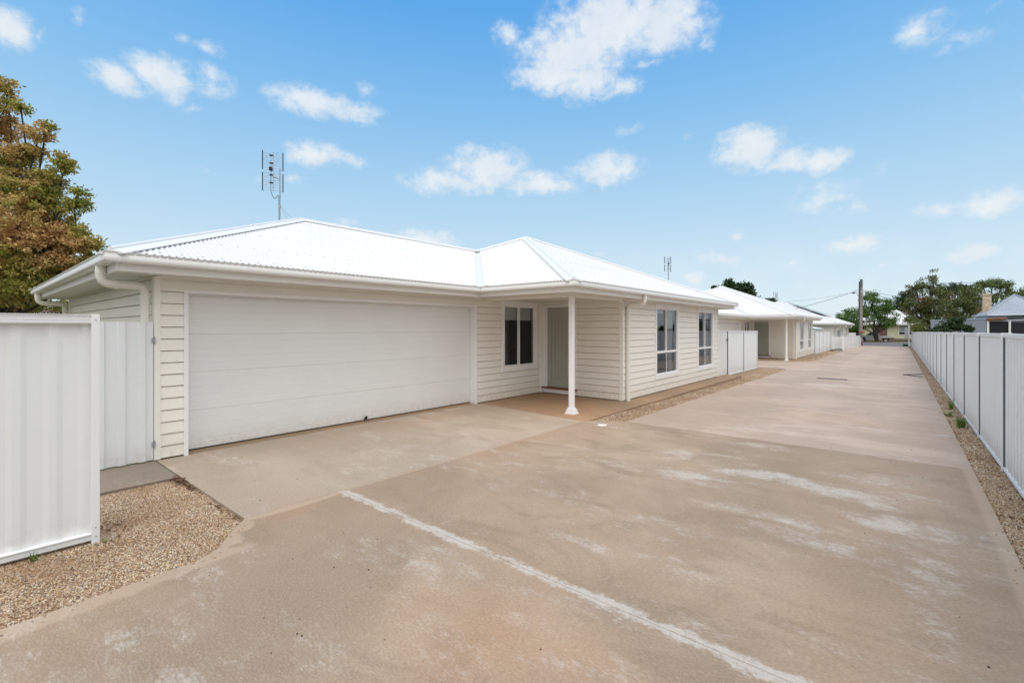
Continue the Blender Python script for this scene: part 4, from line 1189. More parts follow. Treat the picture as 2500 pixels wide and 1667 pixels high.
def ute():
    """white tray-back utility, nose to the left"""
    r = thing('ute', 'white tray-back utility vehicle parked across the street behind the tree', 'ute', (-5.75, 91.6, -.47))
    yA, yB = 0, 1.75
    prof = [(.05, .35), (.0, .55), (.05, .78), (.28, .92), (1.12, 1.03), (1.72, 1.50), (1.95, 1.56), (2.45, 1.55), (2.55, 1.48), (2.62, 1.02), (2.64, .42), (1.3, .33)]
    def ex(name, pr, y0, y1, mat, inset=0.06, parent=None, bev=.03):
        m = MB(); n = len(pr)
        a = [(x, y0, z) for x, z in pr]; b = [(x, y1, z) for x, z in pr]
        m.quad(*a); m.quad(*b[::-1])
        for k in range(n): j = (k + 1) % n; m.quad(a[k], b[k], b[j], a[j])
        bmx = m.build(name, mat, parent or r)
        me = bmx.data; q = bmesh.new(); q.from_mesh(me); bmesh.ops.remove_doubles(q, verts=q.verts, dist=1e-5); bmesh.ops.recalc_face_normals(q, faces=q.faces); q.to_mesh(me); q.free()
        if bev: md = bmx.modifiers.new('bevel', 'BEVEL'); md.width = bev; md.segments = 3; md.limit_method = 'ANGLE'
        return bmx
    body = ex('body', prof, yA, yB, M['carpaint'])
    for y in (yA - .006, yB + .006):
        ex('window', [(1.28, 1.08), (1.74, 1.44), (1.9, 1.46), (1.88, 1.06)], y - .004, y + .004, M['carglass'], bev=0)
        ex('window', [(1.95, 1.06), (1.97, 1.46), (2.42, 1.44), (2.48, 1.06)], y - .004, y + .004, M['carglass'], bev=0)
    ex('windscreen', [(1.16, 1.07), (1.70, 1.495), (1.69, 1.505), (1.14, 1.08)], .12, 1.63, M['carglass'], bev=0)
    ex('tray', [(2.72, .78), (2.72, .98), (4.62, .98), (4.62, .78)], -.02, 1.77, M['carpaint'], bev=.01)
    ex('headboard', [(2.70, .99), (2.70, 1.45), (2.75, 1.45), (2.75, .99)], .05, 1.7, M['galv'], bev=0)
    ex('chassis', [(2.6, .42), (2.6, .62), (4.6, .66), (4.6, .5)], .4, 1.35, M['dark'], bev=0)
    ex('toolbox', [(2.78, .36), (2.78, .77), (3.22, .77), (3.05, .36)], -.01, .4, M['carpaint'], bev=.01)
    ex('mudflap', [(3.98, .3), (3.98, .74), (4.02, .74), (4.02, .3)], 0, .25, M['dark'], bev=0)
    ex('bumper', [(-.06, .33), (-.06, .52), (.1, .55), (.1, .33)], .02, 1.73, M['dark'], bev=.02)
    for y in (.08, 1.4): ex('headlight', [(-.02, .66), (.03, .8), (.22, .82), (.16, .68)], y - .095, y + .25, M['lamp'], bev=0)
    for y in (.06, 1.5): ex('tail_light', [(4.622, .62), (4.622, .76), (4.65, .76), (4.65, .62)], y, y + .2, M['redlamp'], bev=0)
    for y in (.1, 1.65):
        wheel(r, .78, y, .33, .33); wheel(r, 3.62, y, .33, .33)
    # arches
    for x in (.78,):
        for y in (yA - .008, yB + .004):
            m = MB(); pts = [(x + .41 * math.cos(PI * k / 14), y, .36 + .41 * math.sin(PI * k / 14)) for k in range(15)]
            m.quad(*pts); m.build('wheel_arch', M['dark'], r)
ute()

def tapered(mb, a, b, r0, r1, seg=8, wob=.06):
    a, b = Vector(a), Vector(b); L_ = (b - a).length; pts = []
    for k in range(6):
        t = k / 5; p = a.lerp(b, t)
        if 0 < k < 5: p += Vector((random.gauss(0, 1), random.gauss(0, 1), random.gauss(0, .5))) * L_ * wob * .5
        pts.append(p)
    mb.tube(pts, [r0 + (r1 - r0) * k / 5 for k in range(6)], seg)

def leaves(centres, radii, counts, size, aspect=.45, droop=.3):
    """leaf-shaped quads gathered in small sprays"""
    V = []; n_tot = 0
    for c, rr, n in zip(centres, radii, counts):
        c = np.array(c); rr = np.array(rr)
        d = rng.normal(size=(n, 3)); d /= np.linalg.norm(d, axis=1)[:, None]
        p = c + d * rr * (rng.random(n) ** .6)[:, None]
        a = rng.normal(size=(n, 3)); a[:, 2] -= droop; a /= np.linalg.norm(a, axis=1)[:, None]
        b = np.cross(a, rng.normal(size=(n, 3))); b /= np.linalg.norm(b, axis=1)[:, None]
        l = size * (.6 + .8 * rng.random(n))[:, None]
        w = l * aspect
        nrm = np.cross(a, b) * l * .12
        q = np.stack([p, p + a * l * .45 + b * w * .5 + nrm, p + a * l, p + a * l * .45 - b * w * .5 + nrm], axis=1)
        V.append(q.reshape(-1, 3)); n_tot += n
    V = np.concatenate(V)
    me = bpy.data.meshes.new('crown'); nf = n_tot
    me.vertices.add(nf * 4); me.vertices.foreach_set('co', V.ravel())
    me.loops.add(nf * 4); me.loops.foreach_set('vertex_index', np.arange(nf * 4))
    me.polygons.add(nf); me.polygons.foreach_set('loop_start', np.arange(nf) * 4); me.polygons.foreach_set('loop_total', np.full(nf, 4))
    me.update(); me.validate()
    return me

def tree(name, label, base, lobes, leafmat, size, per=60, spray=.35, trunk=.2, nspray=40, bark='bark', cat='tree', group=None, fork=.35, aspect=.45, stems=1, droop=.3, core=1.0):
    """lobes: (centre Vector, (rx,ry,rz), weight)"""
    r = thing(name, label, cat, base, group=group)
    base = Vector(base)
    tr = MB(); top = sum((l[0] * l[2] for l in lobes), Vector()) / sum(l[2] for l in lobes)
    zmin = min(l[0].z - l[1][2] for l in lobes)
    cs_, rs_, ns_ = [], [], []
    for s_ in range(stems):
        off = Vector((random.uniform(-.3, .3), random.uniform(-.3, .3), 0)) * (stems > 1)
        fk = base + off + (top - base) * fork + Vector((random.uniform(-1, 1), random.uniform(-1, 1), 0)) * (.6 if stems > 1 else 0)
        tapered(tr, Vector((0, 0, 0)) + off * .3, fk - base, trunk, trunk * .7, 10, .04)
        for c, rad, w in lobes[s_::stems]:
            tapered(tr, fk - base, c - base, trunk * .6, trunk * .22, 7)
            k_ = max(3, int(nspray * w))
            for j in range(k_):
                d = Vector((random.gauss(0, 1), random.gauss(0, 1), random.gauss(0, 1))).normalized()
                q = random.random() ** .45 * core
                if random.random() < .10: q *= random.uniform(1.1, 1.42)
                p = c + Vector((d.x * rad[0], d.y * rad[1], d.z * rad[2])) * q
                if j % 3 == 0: tapered(tr, c - base + (p - c) * .1, p - base, trunk * .14, trunk * .04, 4, .08)
                f = random.uniform(.6, 1.25)
                cs_.append(p - base); rs_.append((spray * f, spray * f, spray * f * .6)); ns_.append(int(per * random.uniform(.6, 1.2)))
    tr.build('trunk', M[bark], r)
    me = leaves(cs_, rs_, ns_, size, aspect, droop); me.materials.append(M[leafmat])
    o = bpy.data.objects.new('crown', me); COL.objects.link(o); o.parent = r
    return r

def lobe(u, v, d, ru, rv, w=1, dd=None):
    k = d / F
    return (at(u, v, d), (ru * k, (dd or ru) * k, rv * k), w)

# big autumn tree, left
D = 15
bt = at(-40, 900, 16); bt.z = -.1
tree('autumn_tree', 'large tree turning orange behind the nearest house and left fence', bt,
     [lobe(-60, 420, 16, 130, 190, 2.0), lobe(35, 420, 15.5, 75, 70, 1.0), lobe(85, 490, 15, 70, 65, 1.1), lobe(30, 600, 15, 95, 75, 1.3), lobe(130, 580, 15, 60, 42, .75),
      lobe(-20, 280, 15.5, 50, 65, .7), lobe(15, 215, 15.5, 22, 32, .12), lobe(130, 650, 15, 70, 38, .8), lobe(30, 690, 14.5, 90, 60, 1.2), lobe(200, 590, 14.8, 34, 22, .22), lobe(-50, 700, 16, 110, 110, 1.4), lobe(160, 400, 15, 26, 24, .16),
      lobe(95, 330, 15, 26, 22, .13), lobe(180, 500, 15, 26, 22, .16), lobe(215, 640, 15, 30, 20, .2), lobe(60, 745, 17, 120, 30, .8), lobe(120, 440, 15, 30, 26, .25), lobe(60, 370, 15, 40, 20, .25), lobe(50, 260, 15.2, 22, 10, .06), lobe(225, 600, 15, 18, 10, .08), lobe(60, 560, 14.5, 80, 100, 1.0), lobe(170, 565, 15, 36, 36, .25), lobe(200, 470, 15, 16, 9, .05), lobe(115, 305, 15, 14, 9, .05)],
     'leaf_autumn', .10, per=52, spray=.21, trunk=.10, nspray=132, fork=.3, aspect=.5)
# street trees
b = at(2140, 835, 71.5); b.z = -.42
tree('street_tree', 'leaning green street tree standing in front of the white ute', b,
     [lobe(2105, 765, 71, 38, 22, .9), lobe(2135, 748, 71, 30, 32, 1.1), lobe(2165, 762, 71, 26, 26, 1), lobe(2150, 785, 71, 36, 16, .8), lobe(2128, 725, 71, 16, 18, .4), lobe(2095, 795, 72, 22, 14, .5), lobe(2178, 785, 71, 14, 12, .3)],
     'leaf_green', .22, per=75, spray=.7, trunk=.17, nspray=38, stems=3, fork=.3)
b = at(2068, 830, 76); b.z = -.45
tree('street_tree', 'spreading green tree left of the utility pole behind the third house', b,
     [lobe(2062, 782, 76, 32, 16, 1), lobe(2085, 775, 76, 26, 18, .9), lobe(2088, 798, 76, 22, 14, .7), lobe(2050, 775, 76, 16, 8, .4), lobe(2068, 760, 76, 8, 7, .15)],
     'leaf_green', .24, per=60, spray=.7, trunk=.25, nspray=26)
hb_ = at(2088, 818, 62)
def bush(name, label, lobes, leafmat, size, per, spray, nspray, cat='bush', group=None):
    b = lobes[0][0].copy(); b.z = -.45
    return tree(name, label, b, lobes, leafmat, size, per=per, spray=spray, trunk=.06, nspray=nspray, cat=cat, group=group)
bush('hedge', 'trimmed yellow-green hedge behind the low front fence', [lobe(2080, 812, 73, 12, 12, 1), lobe(2093, 813, 73, 12, 12, 1)], 'leaf_yellow', .12, 90, .35, 40, 'hedge')
# trees over the right fence
b = at(2265, 840, 52); b.z = -.35
tree('mixed_tree', 'tall reddish green tree behind the far part of the right fence', b,
     [lobe(2260, 735, 52, 42, 40, 1.6), lobe(2235, 755, 52, 25, 35, 1), lobe(2290, 760, 52, 35, 32, 1.2), lobe(2270, 700, 52, 28, 24, .7), lobe(2273, 675, 52, 8, 14, .12), lobe(2235, 705, 52, 18, 16, .35), lobe(2300, 715, 52, 20, 20, .5), lobe(2265, 785, 52, 34, 16, .7), lobe(2228, 782, 50, 16, 10, .3), lobe(2300, 785, 53, 26, 14, .5), lobe(2215, 745, 52, 12, 16, .25)],
     'leaf_mixed', .17, per=60, spray=.5, trunk=.22, nspray=42, fork=.2)
b = at(2350, 840, 54); b.z = -.35
tree('mixed_tree', 'rounder reddish green tree beside the brick chimney', b,
     [lobe(2350, 745, 54, 40, 30, 1.5), lobe(2375, 735, 54, 28, 30, 1), lobe(2325, 750, 54, 28, 26, .9), lobe(2355, 715, 54, 28, 14, .6), lobe(2390, 755, 54, 20, 22, .5), lobe(2345, 775, 54, 36, 14, .7)],
     'leaf_mixed', .17, per=60, spray=.5, trunk=.2, nspray=42, fork=.2)
b = at(2190, 840, 100); b.z = -.4
tree('dark_tree', 'dark green tree behind the yellow house roof', b,
     [lobe(2192, 742, 100, 18, 22, 1), lobe(2210, 735, 100, 18, 24, 1), lobe(2205, 762, 100, 22, 12, .6), lobe(2220, 720, 100, 14, 12, .4)],
     'leaf_dark', .3, per=55, spray=.9, trunk=.3, nspray=36)
b = at(2330, 840, 95); b.z = -.4
tree('dark_tree', 'dark green treetops showing between the tall trees on the right', b,
     [lobe(2305, 712, 95, 26, 16, 1), lobe(2330, 703, 95, 16, 11, .6), lobe(2348, 706, 95, 16, 9, .5), lobe(2310, 740, 95, 40, 24, 1)],
     'leaf_dark', .3, per=55, spray=.85, trunk=.3, nspray=36)
b = at(2420, 840, 110); b.z = -.4
tree('gum_tree', 'broad umbrella shaped gum tree above the brick chimney', b,
     [lobe(2400, 697, 110, 26, 9, .8), lobe(2425, 690, 110, 30, 7, .9), lobe(2448, 700, 110, 20, 11, .8), lobe(2385, 708, 110, 18, 8, .5), lobe(2425, 722, 110, 32, 14, .9), lobe(2460, 715, 110, 12, 12, .4), lobe(2425, 750, 110, 30, 16, .6)],
     'leaf_blue', .3, per=50, spray=.9, trunk=.35, nspray=44, fork=.5)
b = at(2500, 840, 90); b.z = -.4
tree('dark_tree', 'dark tree behind the grey roof at the right edge', b,
     [lobe(2490, 716, 90, 14, 9, .6), lobe(2515, 712, 90, 18, 16, .9), lobe(2480, 722, 90, 8, 6, .2)], 'leaf_blue', .28, per=50, spray=.7, trunk=.3, nspray=36)
# trees behind the houses
b = at(1800, 840, 48); b.z = -.3
tree('dark_tree', 'dark broad-leaved tree rising behind the second house roof', b,
     [lobe(1785, 704, 48, 17, 16, .8), lobe(1812, 705, 48, 20, 14, 1), lobe(1830, 716, 48, 10, 14, .4), lobe(1778, 690, 48, 8, 7, .2), lobe(1800, 735, 48, 30, 20, .6)],
     'leaf_dark', .26, per=45, spray=.4, trunk=.2, nspray=44, aspect=.7)
b = at(1875, 840, 62); b.z = -.3
tree('dark_tree', 'dark treetop just left of the third house antenna', b,
     [lobe(1880, 738, 62, 14, 8, .8), lobe(1852, 733, 62, 8, 5, .3), lobe(1868, 745, 62, 24, 10, .6)], 'leaf_dark', .26, per=45, spray=.4, trunk=.2, nspray=36, aspect=.6)
b = at(1690, 840, 44); b.z = -.3
tree('dark_tree', 'tip of a small tree peeking over the second house ridge', b, [lobe(1743, 701, 44, 5, 3, .3), lobe(1748, 728, 44, 14, 18, .5)], 'leaf_dark', .2, per=30, spray=.25, trunk=.12, nspray=20)

# yellow house across the street
def yellow_house():
    r = thing('house', 'pale yellow house with white hip roof across the street', 'house', (0, 0, 0))
    y0 = 103; X = lambda u: (lambda q: q[0] / q[1] * y0)(at(u, 800, 1)[:2])
    xa, xb = X(2100), X(2262)
    mb = MB(); z0, z1 = -.45, 2.45
    mb.box(xa, xb, y0, y0 + 9, z0 + .35, z1); mb.build('wall', M['yellowwall'], r)
    mb = MB(); mb.box(xa + .05, xb - .05, y0 + .05, y0 + 8.9, z0, z0 + .35); mb.build('footing', M['slab_path'], r)
    mb = MB(); e = .6; ax, bx, ay, by = xa - e, xb + e, y0 - e, y0 + 9 + e; zr = z1 + 2.75; m = (by - ay) / 2
    A, B, C_, D_ = (ax, ay, z1), (bx, ay, z1), (bx, by, z1), (ax, by, z1); E1, E2 = (ax + m * .8, ay + m, zr), (X(2178), ay + m, zr)
    mb.quad(A, B, E2, E1); mb.quad(B, C_, E2); mb.quad(C_, D_, E1, E2); mb.quad(D_, A, E1); mb.build('roof', M['roof'], r)
    mb = MB(); mb.box(ax, bx, ay - .1, ay, z1 - .2, z1 + .05); mb.build('gutter', M['trim'], r)
    def win(u0, u1, za, zb_, mat, nm):
        P = PY(y0); f = MB(); a, b_ = X(u0), X(u1)
        ring(f, P, a - .1, b_ + .1, za - .1, zb_ + .1, .1, .0, .06); f.quad
        bar(f, P, (a + b_) / 2 - .05, (a + b_) / 2 + .05, .01, .05, za, zb_)
        w = f.build('window', M['rust'] if nm == 'brown' else M['trim'], r)
        p = MB(); p.quad(P(a, .012, za), P(b_, .012, za), P(b_, .012, zb_), P(a, .012, zb_)); p.build('pane', mat, w)
    win(2138, 2164, .45, 2.0, M['brownblind'], 'brown'); win(2195, 2226, .6, 2.0, M['carglass'], 'white')
    P = PY(y0)
    for u0, u1 in ((2195, 2226),):
        mb = MB(); a, b_ = X(u0), X(u1); n = 12
        for k in range(n): bar(mb, P, a + (b_ - a) * k / n + .02, a + (b_ - a) * (k + 1) / n - .02, .08, .12 + .02 * (k % 2), .95, 2.0)
        mb.build('shutter', M['awning'], r)
yellow_house()
# meter box on post, green pit lid
mp = thing('meter_cabinet', 'pale grey electricity cabinet on a white post at the street corner', 'cabinet')
b = at(2219, 843, 56.5)
mb = MB(); mb.box(b.x - .06, b.x + .06, b.y - .06, b.y + .06, -.5, at(0, 795, 56.5).z); mb.build('post', M['rail'], mp)
mb = MB(); a = at(2208.5, 826, 56); c = at(2217.5, 800.5, 56); mb.box(a.x, c.x, a.y - .1, a.y + .25, a.z, c.z); mb.build('cabinet', M['blue'], mp, bevel=.02)
mb = MB(); a = at(2204, 843, 54.5); c = at(2217, 843, 54.5); mb.box(a.x, c.x, a.y, a.y + .5, -.46, -.20); mb.box(a.x - .03, c.x + .03, a.y - .03, a.y + .53, -.20, -.15)
tag(mb.build('utility_pit', M['greenlid'], bevel=.02), 'dark green plastic utility box at the end of the driveway', 'box')

# ------------------------------------------------------------------ right neighbour
def corr(mb, a, b, z0a, z1a, z0b, z1b, pitch=.26, amp=.05, nrm=None):
    a, b = Vector(a), Vector(b); L_ = (b - a).length; d = (b - a) / L_; n = nrm or Vector((-d.y, d.x))
    k_ = int(L_ / pitch * 6); rows = [[], []]
    for k in range(k_ + 1):
        t = k / k_; p = a.lerp(b, t) + n * amp * math.cos(2 * PI * t * L_ / pitch)
        rows[0].append((p.x, p.y, z0a + (z0b - z0a) * t)); rows[1].append((p.x, p.y, z1a + (z1b - z1a) * t))
    mb.grid(rows)
def neighbour():
    s = thing('shed', 'grey corrugated iron shed with open black-screened bay beyond the right fence', 'shed')
    c = at(2410, 776.5, 30); l = at(2272.5, 782, 39.6); rr = at(2570, 777, 30)
    zt = c.z
    mb = MB(); corr(mb, c.xy, l.xy, -.4, zt - .08, -.4, l.z - .08); mb.build('wall', M['greyroof'], s)
    back = (l.xy + (rr.xy - c.xy))
    mb = MB(); mb.quad((c.x, c.y, zt - .02), (rr.x, rr.y, zt - .02), (back.x, back.y, l.z - .02), (l.x, l.y, l.z - .02)); mb.build('roof', M['greyroof'], s)
    mb = MB(); mb.tube([(c.x, c.y, zt - .04), (l.x, l.y, l.z - .04)], .06, 6); mb.build('gutter', M['galv'], s)
    mb = MB(); d2 = (rr.xy - c.xy).normalized(); n2 = Vector((-d2.y, d2.x))
    q0 = c.xy + d2 * .03; q1 = rr.xy
    mb.quad((q0.x, q0.y, -.4), (q1.x, q1.y, -.4), (q1.x, q1.y, zt - .25), (q0.x, q0.y, zt - .25)); mb.build('shade_screen', M['screen'], s)
    mb = MB(); mb.tube([(c.x, c.y, zt - .2), (rr.x, rr.y, at(0, 779, 30).z)], .045, 6); mb.build('beam', M['galv'], s)
    for u in (2412, 2465, 2520):
        p = at(u, 781, 29.9); mb = MB(); mb.box(p.x - .05, p.x + .05, p.y - .05, p.y + .05, -.4, zt - .2); mb.build('post', M['rail'], s)
    mb = MB(); a = at(2411, 777, 29.8); b = at(2457, 776, 29.8); mb.tube([a - Vector((0, 0, .08)), b - Vector((0, 0, .06))], .09, 4); mb.build('rusty_beam', M['rust'], s)
    # house
    h = thing('house', 'old house with weathered grey iron hip roof beyond the right fence', 'house')
    zE = 2.75
    B, C_, D_, A = Vector((4.89, 51.2, zE)), Vector((8.95, 51.2, zE)), Vector((8.95, 60, zE)), Vector((4.89, 60, zE)); ap = Vector((6.92, 55.6, 4.42))
    def fan(mb, p, q, t):
        p, q, t = Vector(p), Vector(q), Vector(t); n = 120; nrm = (q - p).cross(t - p).normalized()
        rows = [[], []]
        for i in range(n + 1):
            w = nrm * .015 * math.cos(i * PI / 2.0); rows[0].append(p.lerp(q, i / n) + w); rows[1].append(t + (p.lerp(q, i / n) - t) * .02)
        mb.grid(rows)
    def plane(mb, p, q, t):
        # corrugated triangle p-q (eave) to apex t
        p, q, t = Vector(p), Vector(q), Vector(t); n = 160
        nrm = (q - p).cross(t - p).normalized(); nrm = nrm if nrm.z > 0 else -nrm
        e = (q - p); tt = (t - p).dot(e) / e.dot(e); foot = p + e * tt; up = t - foot
        lo, hi = [], []
        for i in range(n + 1):
            f = i / n; x = p + e * f; hgt = f / tt if f < tt else (1 - f) / (1 - tt)
            w = nrm * .02 * math.cos(i * PI / 2.0)
            lo.append(x + w); hi.append(x + up * min(hgt, 1) + w)
        mb.grid([lo, hi])
    mb = MB()
    plane(mb, B, C_, ap); plane(mb, A, B, ap); plane(mb, C_, D_, ap); fan(mb, D_, A, ap)
    ro = mb.build('roof', M['greyroof'], h)
    cp = MB()
    for q in (A, B, C_, D_): cp.tube([q + Vector((0, 0, .03)), ap + Vector((0, 0, .03))], .06, 6)
    cp.build('ridge_cap', M['galv'], ro)
    mb = MB(); ins = lambda p: (p.xy + (ap.xy - p.xy) * .07)
    pts = [ins(q) for q in (A, B, C_, D_)]
    for i in range(4):
        p, q = pts[i], pts[(i + 1) % 4]; mb.quad((p.x, p.y, -.4), (q.x, q.y, -.4), (q.x, q.y, zE - .02), (p.x, p.y, zE - .02))
    mb.build('wall', M['greywall'], h)
    mb = MB()
    for p, q in ((A, B), (B, C_)): mb.tube([p - Vector((0, 0, .05)), q - Vector((0, 0, .05))], .07, 6)
    mb.build('gutter', M['galv'], h)
    c0 = at(2409, 740, 39.3); mb = MB(); zt = at(0, 717, 39.3).z
    mb.box(-.26, .26, -.24, .24, 0, zt - 2.06); mb.box(-.31, .31, -.29, .29, zt - 2.06, zt - 1.97); mb.box(-.26, .26, -.24, .24, zt - 1.97, zt - 1.90)
    ch = mb.build('chimney', M['chimney'], h); ch.location = (c0.x, c0.y, 1.9)
neighbour()
bush('shrub', 'dark leafy branches hanging in front of the grey corrugated shed', [lobe(2320, 795, 27, 22, 12, 1), lobe(2335, 783, 27, 16, 9, .6), lobe(2298, 806, 27, 20, 9, .7), lobe(2340, 800, 27, 8, 6, .3)], 'leaf_dark', .11, 60, .20, 42)
bush('shrub', 'small round dark bush top just above the right fence', [lobe(2364, 803, 22, 9, 8, 1), lobe(2356, 799, 22, 5, 4, .3)], 'leaf_dark', .08, 50, .08, 36)
bush('shrub', 'light green shrub at the foot of the tall trees by the fence end', [lobe(2240, 800, 48, 12, 10, 1), lobe(2252, 806, 48, 8, 8, .5)], 'leaf_yellow', .13, 50, .3, 30)
# rusty shed beyond the left fence
rs = thing('shed', 'old shed with rusty corrugated roof behind the near left fence', 'shed')
a, b = at(-160, 757, 19), at(132, 762.5, 17.5)
mb = MB(); n = 170; rows = [[], []]
fw = (b - a); fw.z = 0; nrm = Vector((-fw.y, fw.x, 0)).normalized() * -1
if nrm.dot(a) > 0 : pass
for k in range(n + 1):
    p = a.lerp(b, k / n) + Vector((0, 0, .018 * math.cos(k * 1.15)))
    rows[0].append(p); rows[1].append(p - nrm * 3.2 + Vector((0, 0, .25)))
mb.grid(rows); mb.build('roof', M['rustsheet'], rs)
mb = MB(); a2, b2 = a - nrm * .35, b - nrm * .35
mb.quad((a2.x, a2.y, -.1), (b2.x, b2.y, -.1), (b2.x, b2.y, b.z - .03), (a2.x, a2.y, a.z - .03)); mb.build('wall', M['rust'], rs)

# ------------------------------------------------------------------ sky and light
W = bpy.data.worlds.new('World'); SC.world = W; W.use_nodes = True
nt = W.node_tree; bg = nt.nodes['Background']
SUN_EL, SUN_ROT = R(66), R(150)
SKY_STR, EXPO, FILL_OVERCAST = .15, -.12, 9.0
sky = N(nt, 'ShaderNodeTexSky', sky_type='NISHITA'); sky.sun_disc = False
sky.sun_elevation = SUN_EL; sky.sun_rotation = SUN_ROT; sky.air_density = 1.0; sky.dust_density = .6; sky.ozone_density = 1.2; sky.altitude = 200
tc = N(nt, 'ShaderNodeTexCoord').outputs['Generated']
sp = N(nt, 'ShaderNodeSeparateXYZ'); nt.links.new(tc, sp.inputs[0])
az = math_(nt, 'ARCTAN2', sp.outputs[0], sp.outputs[1])
el = math_(nt, 'ARCSINE', sp.outputs[2])
cb = N(nt, 'ShaderNodeCombineXYZ'); nt.links.new(az, cb.inputs[0]); nt.links.new(el, cb.inputs[1])
nz = N(nt, 'ShaderNodeTexNoise', inp={'Scale': 14, 'Detail': 7, 'Roughness': .6}); nt.links.new(cb.outputs[0], nz.inputs['Vector'])
nzb = N(nt, 'ShaderNodeTexNoise', inp={'Scale': 45, 'Detail': 6, 'Roughness': .6}); nt.links.new(cb.outputs[0], nzb.inputs['Vector'])
wp = N(nt, 'ShaderNodeVectorMath', operation='MULTIPLY_ADD'); nt.links.new(nz.outputs[1], wp.inputs[0]); wp.inputs[1].default_value = (.06, .05, 0); nt.links.new(cb.outputs[0], wp.inputs[2])
CL = [(25, 68, 58, 38, 1), (108, 85, 16, 20, .6), (185, 38, 22, 14, .42), (435, 90, 20, 20, .38), (500, 118, 48, 20, .5), (285, 192, 60, 30, .95), (400, 190, 70, 42, 1), (515, 200, 52, 32, .62),
      (470, 270, 26, 12, .35), (760, 250, 85, 30, .95), (850, 275, 75, 22, .85), (900, 225, 24, 28, .42), (770, 375, 52, 27, 1), (840, 392, 48, 18, .7), (495, 410, 28, 9, .32), (722, 433, 24, 11, .6),
      (632, 425, 16, 13, .4), (1190, 408, 78, 44, 1.05), (1100, 445, 98, 28, .78), (1310, 450, 84, 25, .9), (1030, 590, 66, 26, 1), (835, 542, 32, 12, .5),
      (1500, 60, 140, 75, 1.15), (1620, 60, 90, 62, 1.1), (1400, 130, 115, 62, 1.1), (1240, 82, 38, 26, .72), (1360, 190, 95, 32, 1), (1440, 200, 66, 42, 1), (1530, 215, 36, 22, .7), (1580, 160, 42, 11, .5), (1715, 105, 28, 20, .5),
      (1530, 320, 34, 15, .4), (1690, 332, 28, 10, .3), (1830, 365, 70, 40, 1.05), (1930, 395, 74, 24, .85), (2010, 390, 54, 26, .92), (1480, 415, 70, 32, 1), (2010, 480, 80, 40, .52), (2090, 500, 74, 22, .36),
      (2250, 80, 64, 38, .62), (2350, 105, 74, 27, .42), (2420, 18, 24, 11, .35), (2320, 505, 84, 19, .7), (2420, 490, 74, 30, .85), (2160, 415, 34, 16, .32), (1755, 635, 60, 20, .6), (1800, 572, 32, 12, .42),
      (1950, 645, 34, 12, .5), (2080, 597, 60, 20, .9), (2370, 620, 60, 23, 1), (1700, 682, 28, 14, .75), (2150, 648, 26, 14, .45), (1455, 620, 20, 9, .4), (-200, 150, 160, 60, .9), (2700, 200, 150, 60, .9), (2650, 450, 100, 40, .9)]
acc = None
for (u, v, ru, rv, s) in CL:
    p = at(u, v, 1) - Vector((0, 0, EYE)); a_ = math.atan2(p.x, p.y); e_ = math.asin(p.z / p.length)
    pu = at(u + 5, v, 1) - Vector((0, 0, EYE)); pv = at(u, v - 5, 1) - Vector((0, 0, EYE))
    ka = abs(math.atan2(pu.x, pu.y) - a_) / 5; ke = abs(math.asin(pv.z / pv.length) - e_) / 5
    rx, ry = 1 / (ka * ru * 1.30), 1 / (ke * rv * 1.35)
    q = N(nt, 'ShaderNodeVectorMath', operation='MULTIPLY_ADD'); nt.links.new(wp.outputs[0], q.inputs[0])
    q.inputs[1].default_value = (rx, ry, 0); q.inputs[2].default_value = (-(a_ + .03) * rx, -(e_ + .025) * ry, 0)
    l = N(nt, 'ShaderNodeVectorMath', operation='LENGTH'); nt.links.new(q.outputs[0], l.inputs[0])
    d = mrange(nt, l.outputs['Value'], .0, 1.35, s, 0, False)
    acc = d if acc is None else math_(nt, 'MAXIMUM', acc, d)
nA = mrange(nt, noise(nt, cb.outputs[0], 26, 9, .62, .3, sc3=(1, 1.5, 1)), .3, .7, -1, 1)
nB = mrange(nt, nzb.outputs[0], .3, .7, -1, 1)
tt = math_(nt, 'ADD', acc, math_(nt, 'MULTIPLY', math_(nt, 'ADD', math_(nt, 'MULTIPLY', nA, .22), math_(nt, 'MULTIPLY', nB, .12)), mrange(nt, acc, 0, .35, 0, 1, True)))
dens = mrange(nt, tt, .08, .86, 0, 1, True)
# outside the camera view an unseen bright overcast is added to whiten the light
dirc = N(nt, 'ShaderNodeVectorMath', operation='DOT_PRODUCT'); nt.links.new(tc, dirc.inputs[0]); dirc.inputs[1].default_value = (-sn * math.cos(R(12)), cs * math.cos(R(12)), math.sin(R(12)))
over = mrange(nt, dirc.outputs['Value'], math.cos(R(57)), math.cos(R(80)), 0, 1, True)
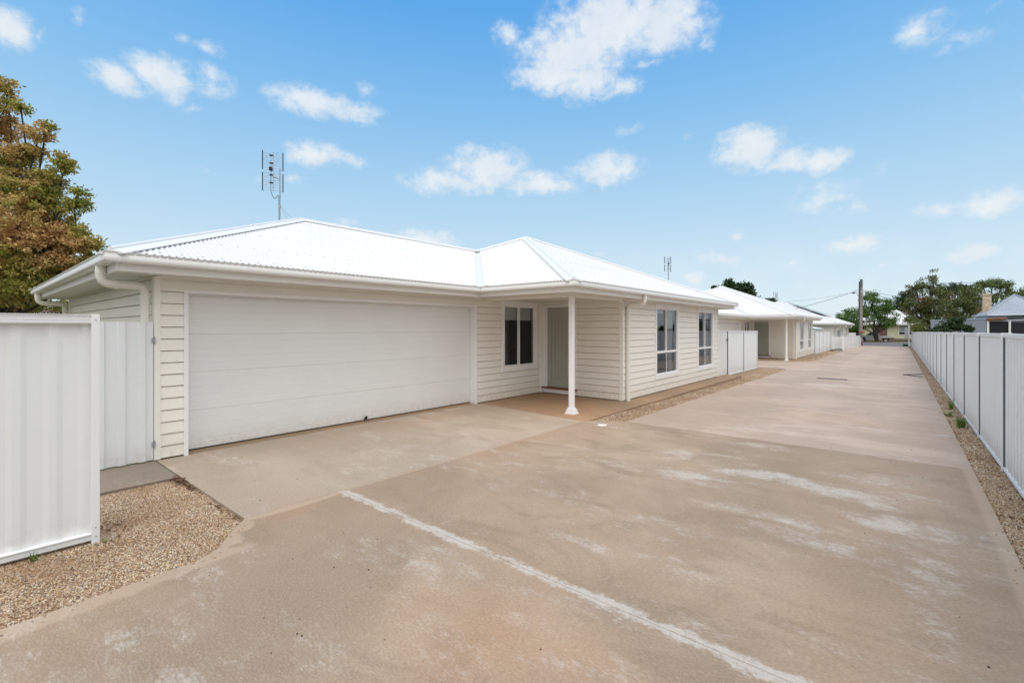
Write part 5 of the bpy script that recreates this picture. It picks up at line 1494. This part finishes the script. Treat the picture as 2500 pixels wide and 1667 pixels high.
# thin veil low over the horizon
veil = math_(nt, 'MULTIPLY', mrange(nt, el, 0, .22, .5, 0, True), mrange(nt, nz.outputs[0], .35, .65, .35, 1))
dens = math_(nt, 'MAXIMUM', dens, veil)
KS = 1 / (SKY_STR * 2 ** EXPO)
blue = ramp(nt, [(0, tuple(c * KS * .1 for c in (.67, .83, .925))), (.09, tuple(c * KS * .1 for c in (.60, .79, .92))), (.16, tuple(c * KS * .1 for c in (.47, .72, .925))), (.27, tuple(c * KS * .1 for c in (.255, .57, .92))), (.38, tuple(c * KS * .1 for c in (.115, .43, .90))), (1, tuple(c * KS * .1 for c in (.06, .28, .70)))], mrange(nt, el, 0, PI / 2))
blue10 = N(nt, 'ShaderNodeVectorMath', operation='SCALE'); nt.links.new(blue, blue10.inputs[0]); blue10.inputs['Scale'].default_value = 10
skyc = N(nt, 'ShaderNodeMix', data_type='RGBA'); skyc.inputs[0].default_value = .85
nt.links.new(sky.outputs[0], skyc.inputs[6]); nt.links.new(blue10.outputs[0], skyc.inputs[7])
CLOUD = .915 * KS
cc = mixc(nt, mrange(nt, nz.outputs[0], .35, .65), (CLOUD * .86, CLOUD * .92, CLOUD * .97), (CLOUD * 1.0, CLOUD * 1.02, CLOUD * 1.03))
col = mixc(nt, math_(nt, 'MULTIPLY', dens, .86), skyc.outputs[2], cc)
ovr = N(nt, 'ShaderNodeVectorMath', operation='SCALE'); ovr.inputs[0].default_value = tuple(FILL_OVERCAST * c for c in (.975, .985, 1.0))
nt.links.new(mrange(nt, sp.outputs[2], .05, .85, .33, 1.62), ovr.inputs['Scale'])
col = mixc(nt, over, col, ovr.outputs[0])
nt.links.new(col, bg.inputs[0]); bg.inputs[1].default_value = SKY_STR
sl = bpy.data.lights.new('sun', 'SUN'); sl.energy = 1.2; sl.angle = R(42); sl.color = (1, .98, .955)
so = bpy.data.objects.new('sun', sl); COL.objects.link(so)
dirv = Vector((math.sin(SUN_ROT) * math.cos(SUN_EL), math.cos(SUN_ROT) * math.cos(SUN_EL), math.sin(SUN_EL)))
so.rotation_euler = dirv.to_track_quat('Z', 'Y').to_euler(); so.location = (0, 0, 30)

vs = SC.view_settings
vs.view_transform = 'Standard'; vs.look = 'None'; vs.exposure = EXPO; vs.gamma = 1; vs.use_curve_mapping = False
SC.cycles.max_bounces = 8; SC.cycles.transparent_max_bounces = 12
SC.cycles.use_denoising = True
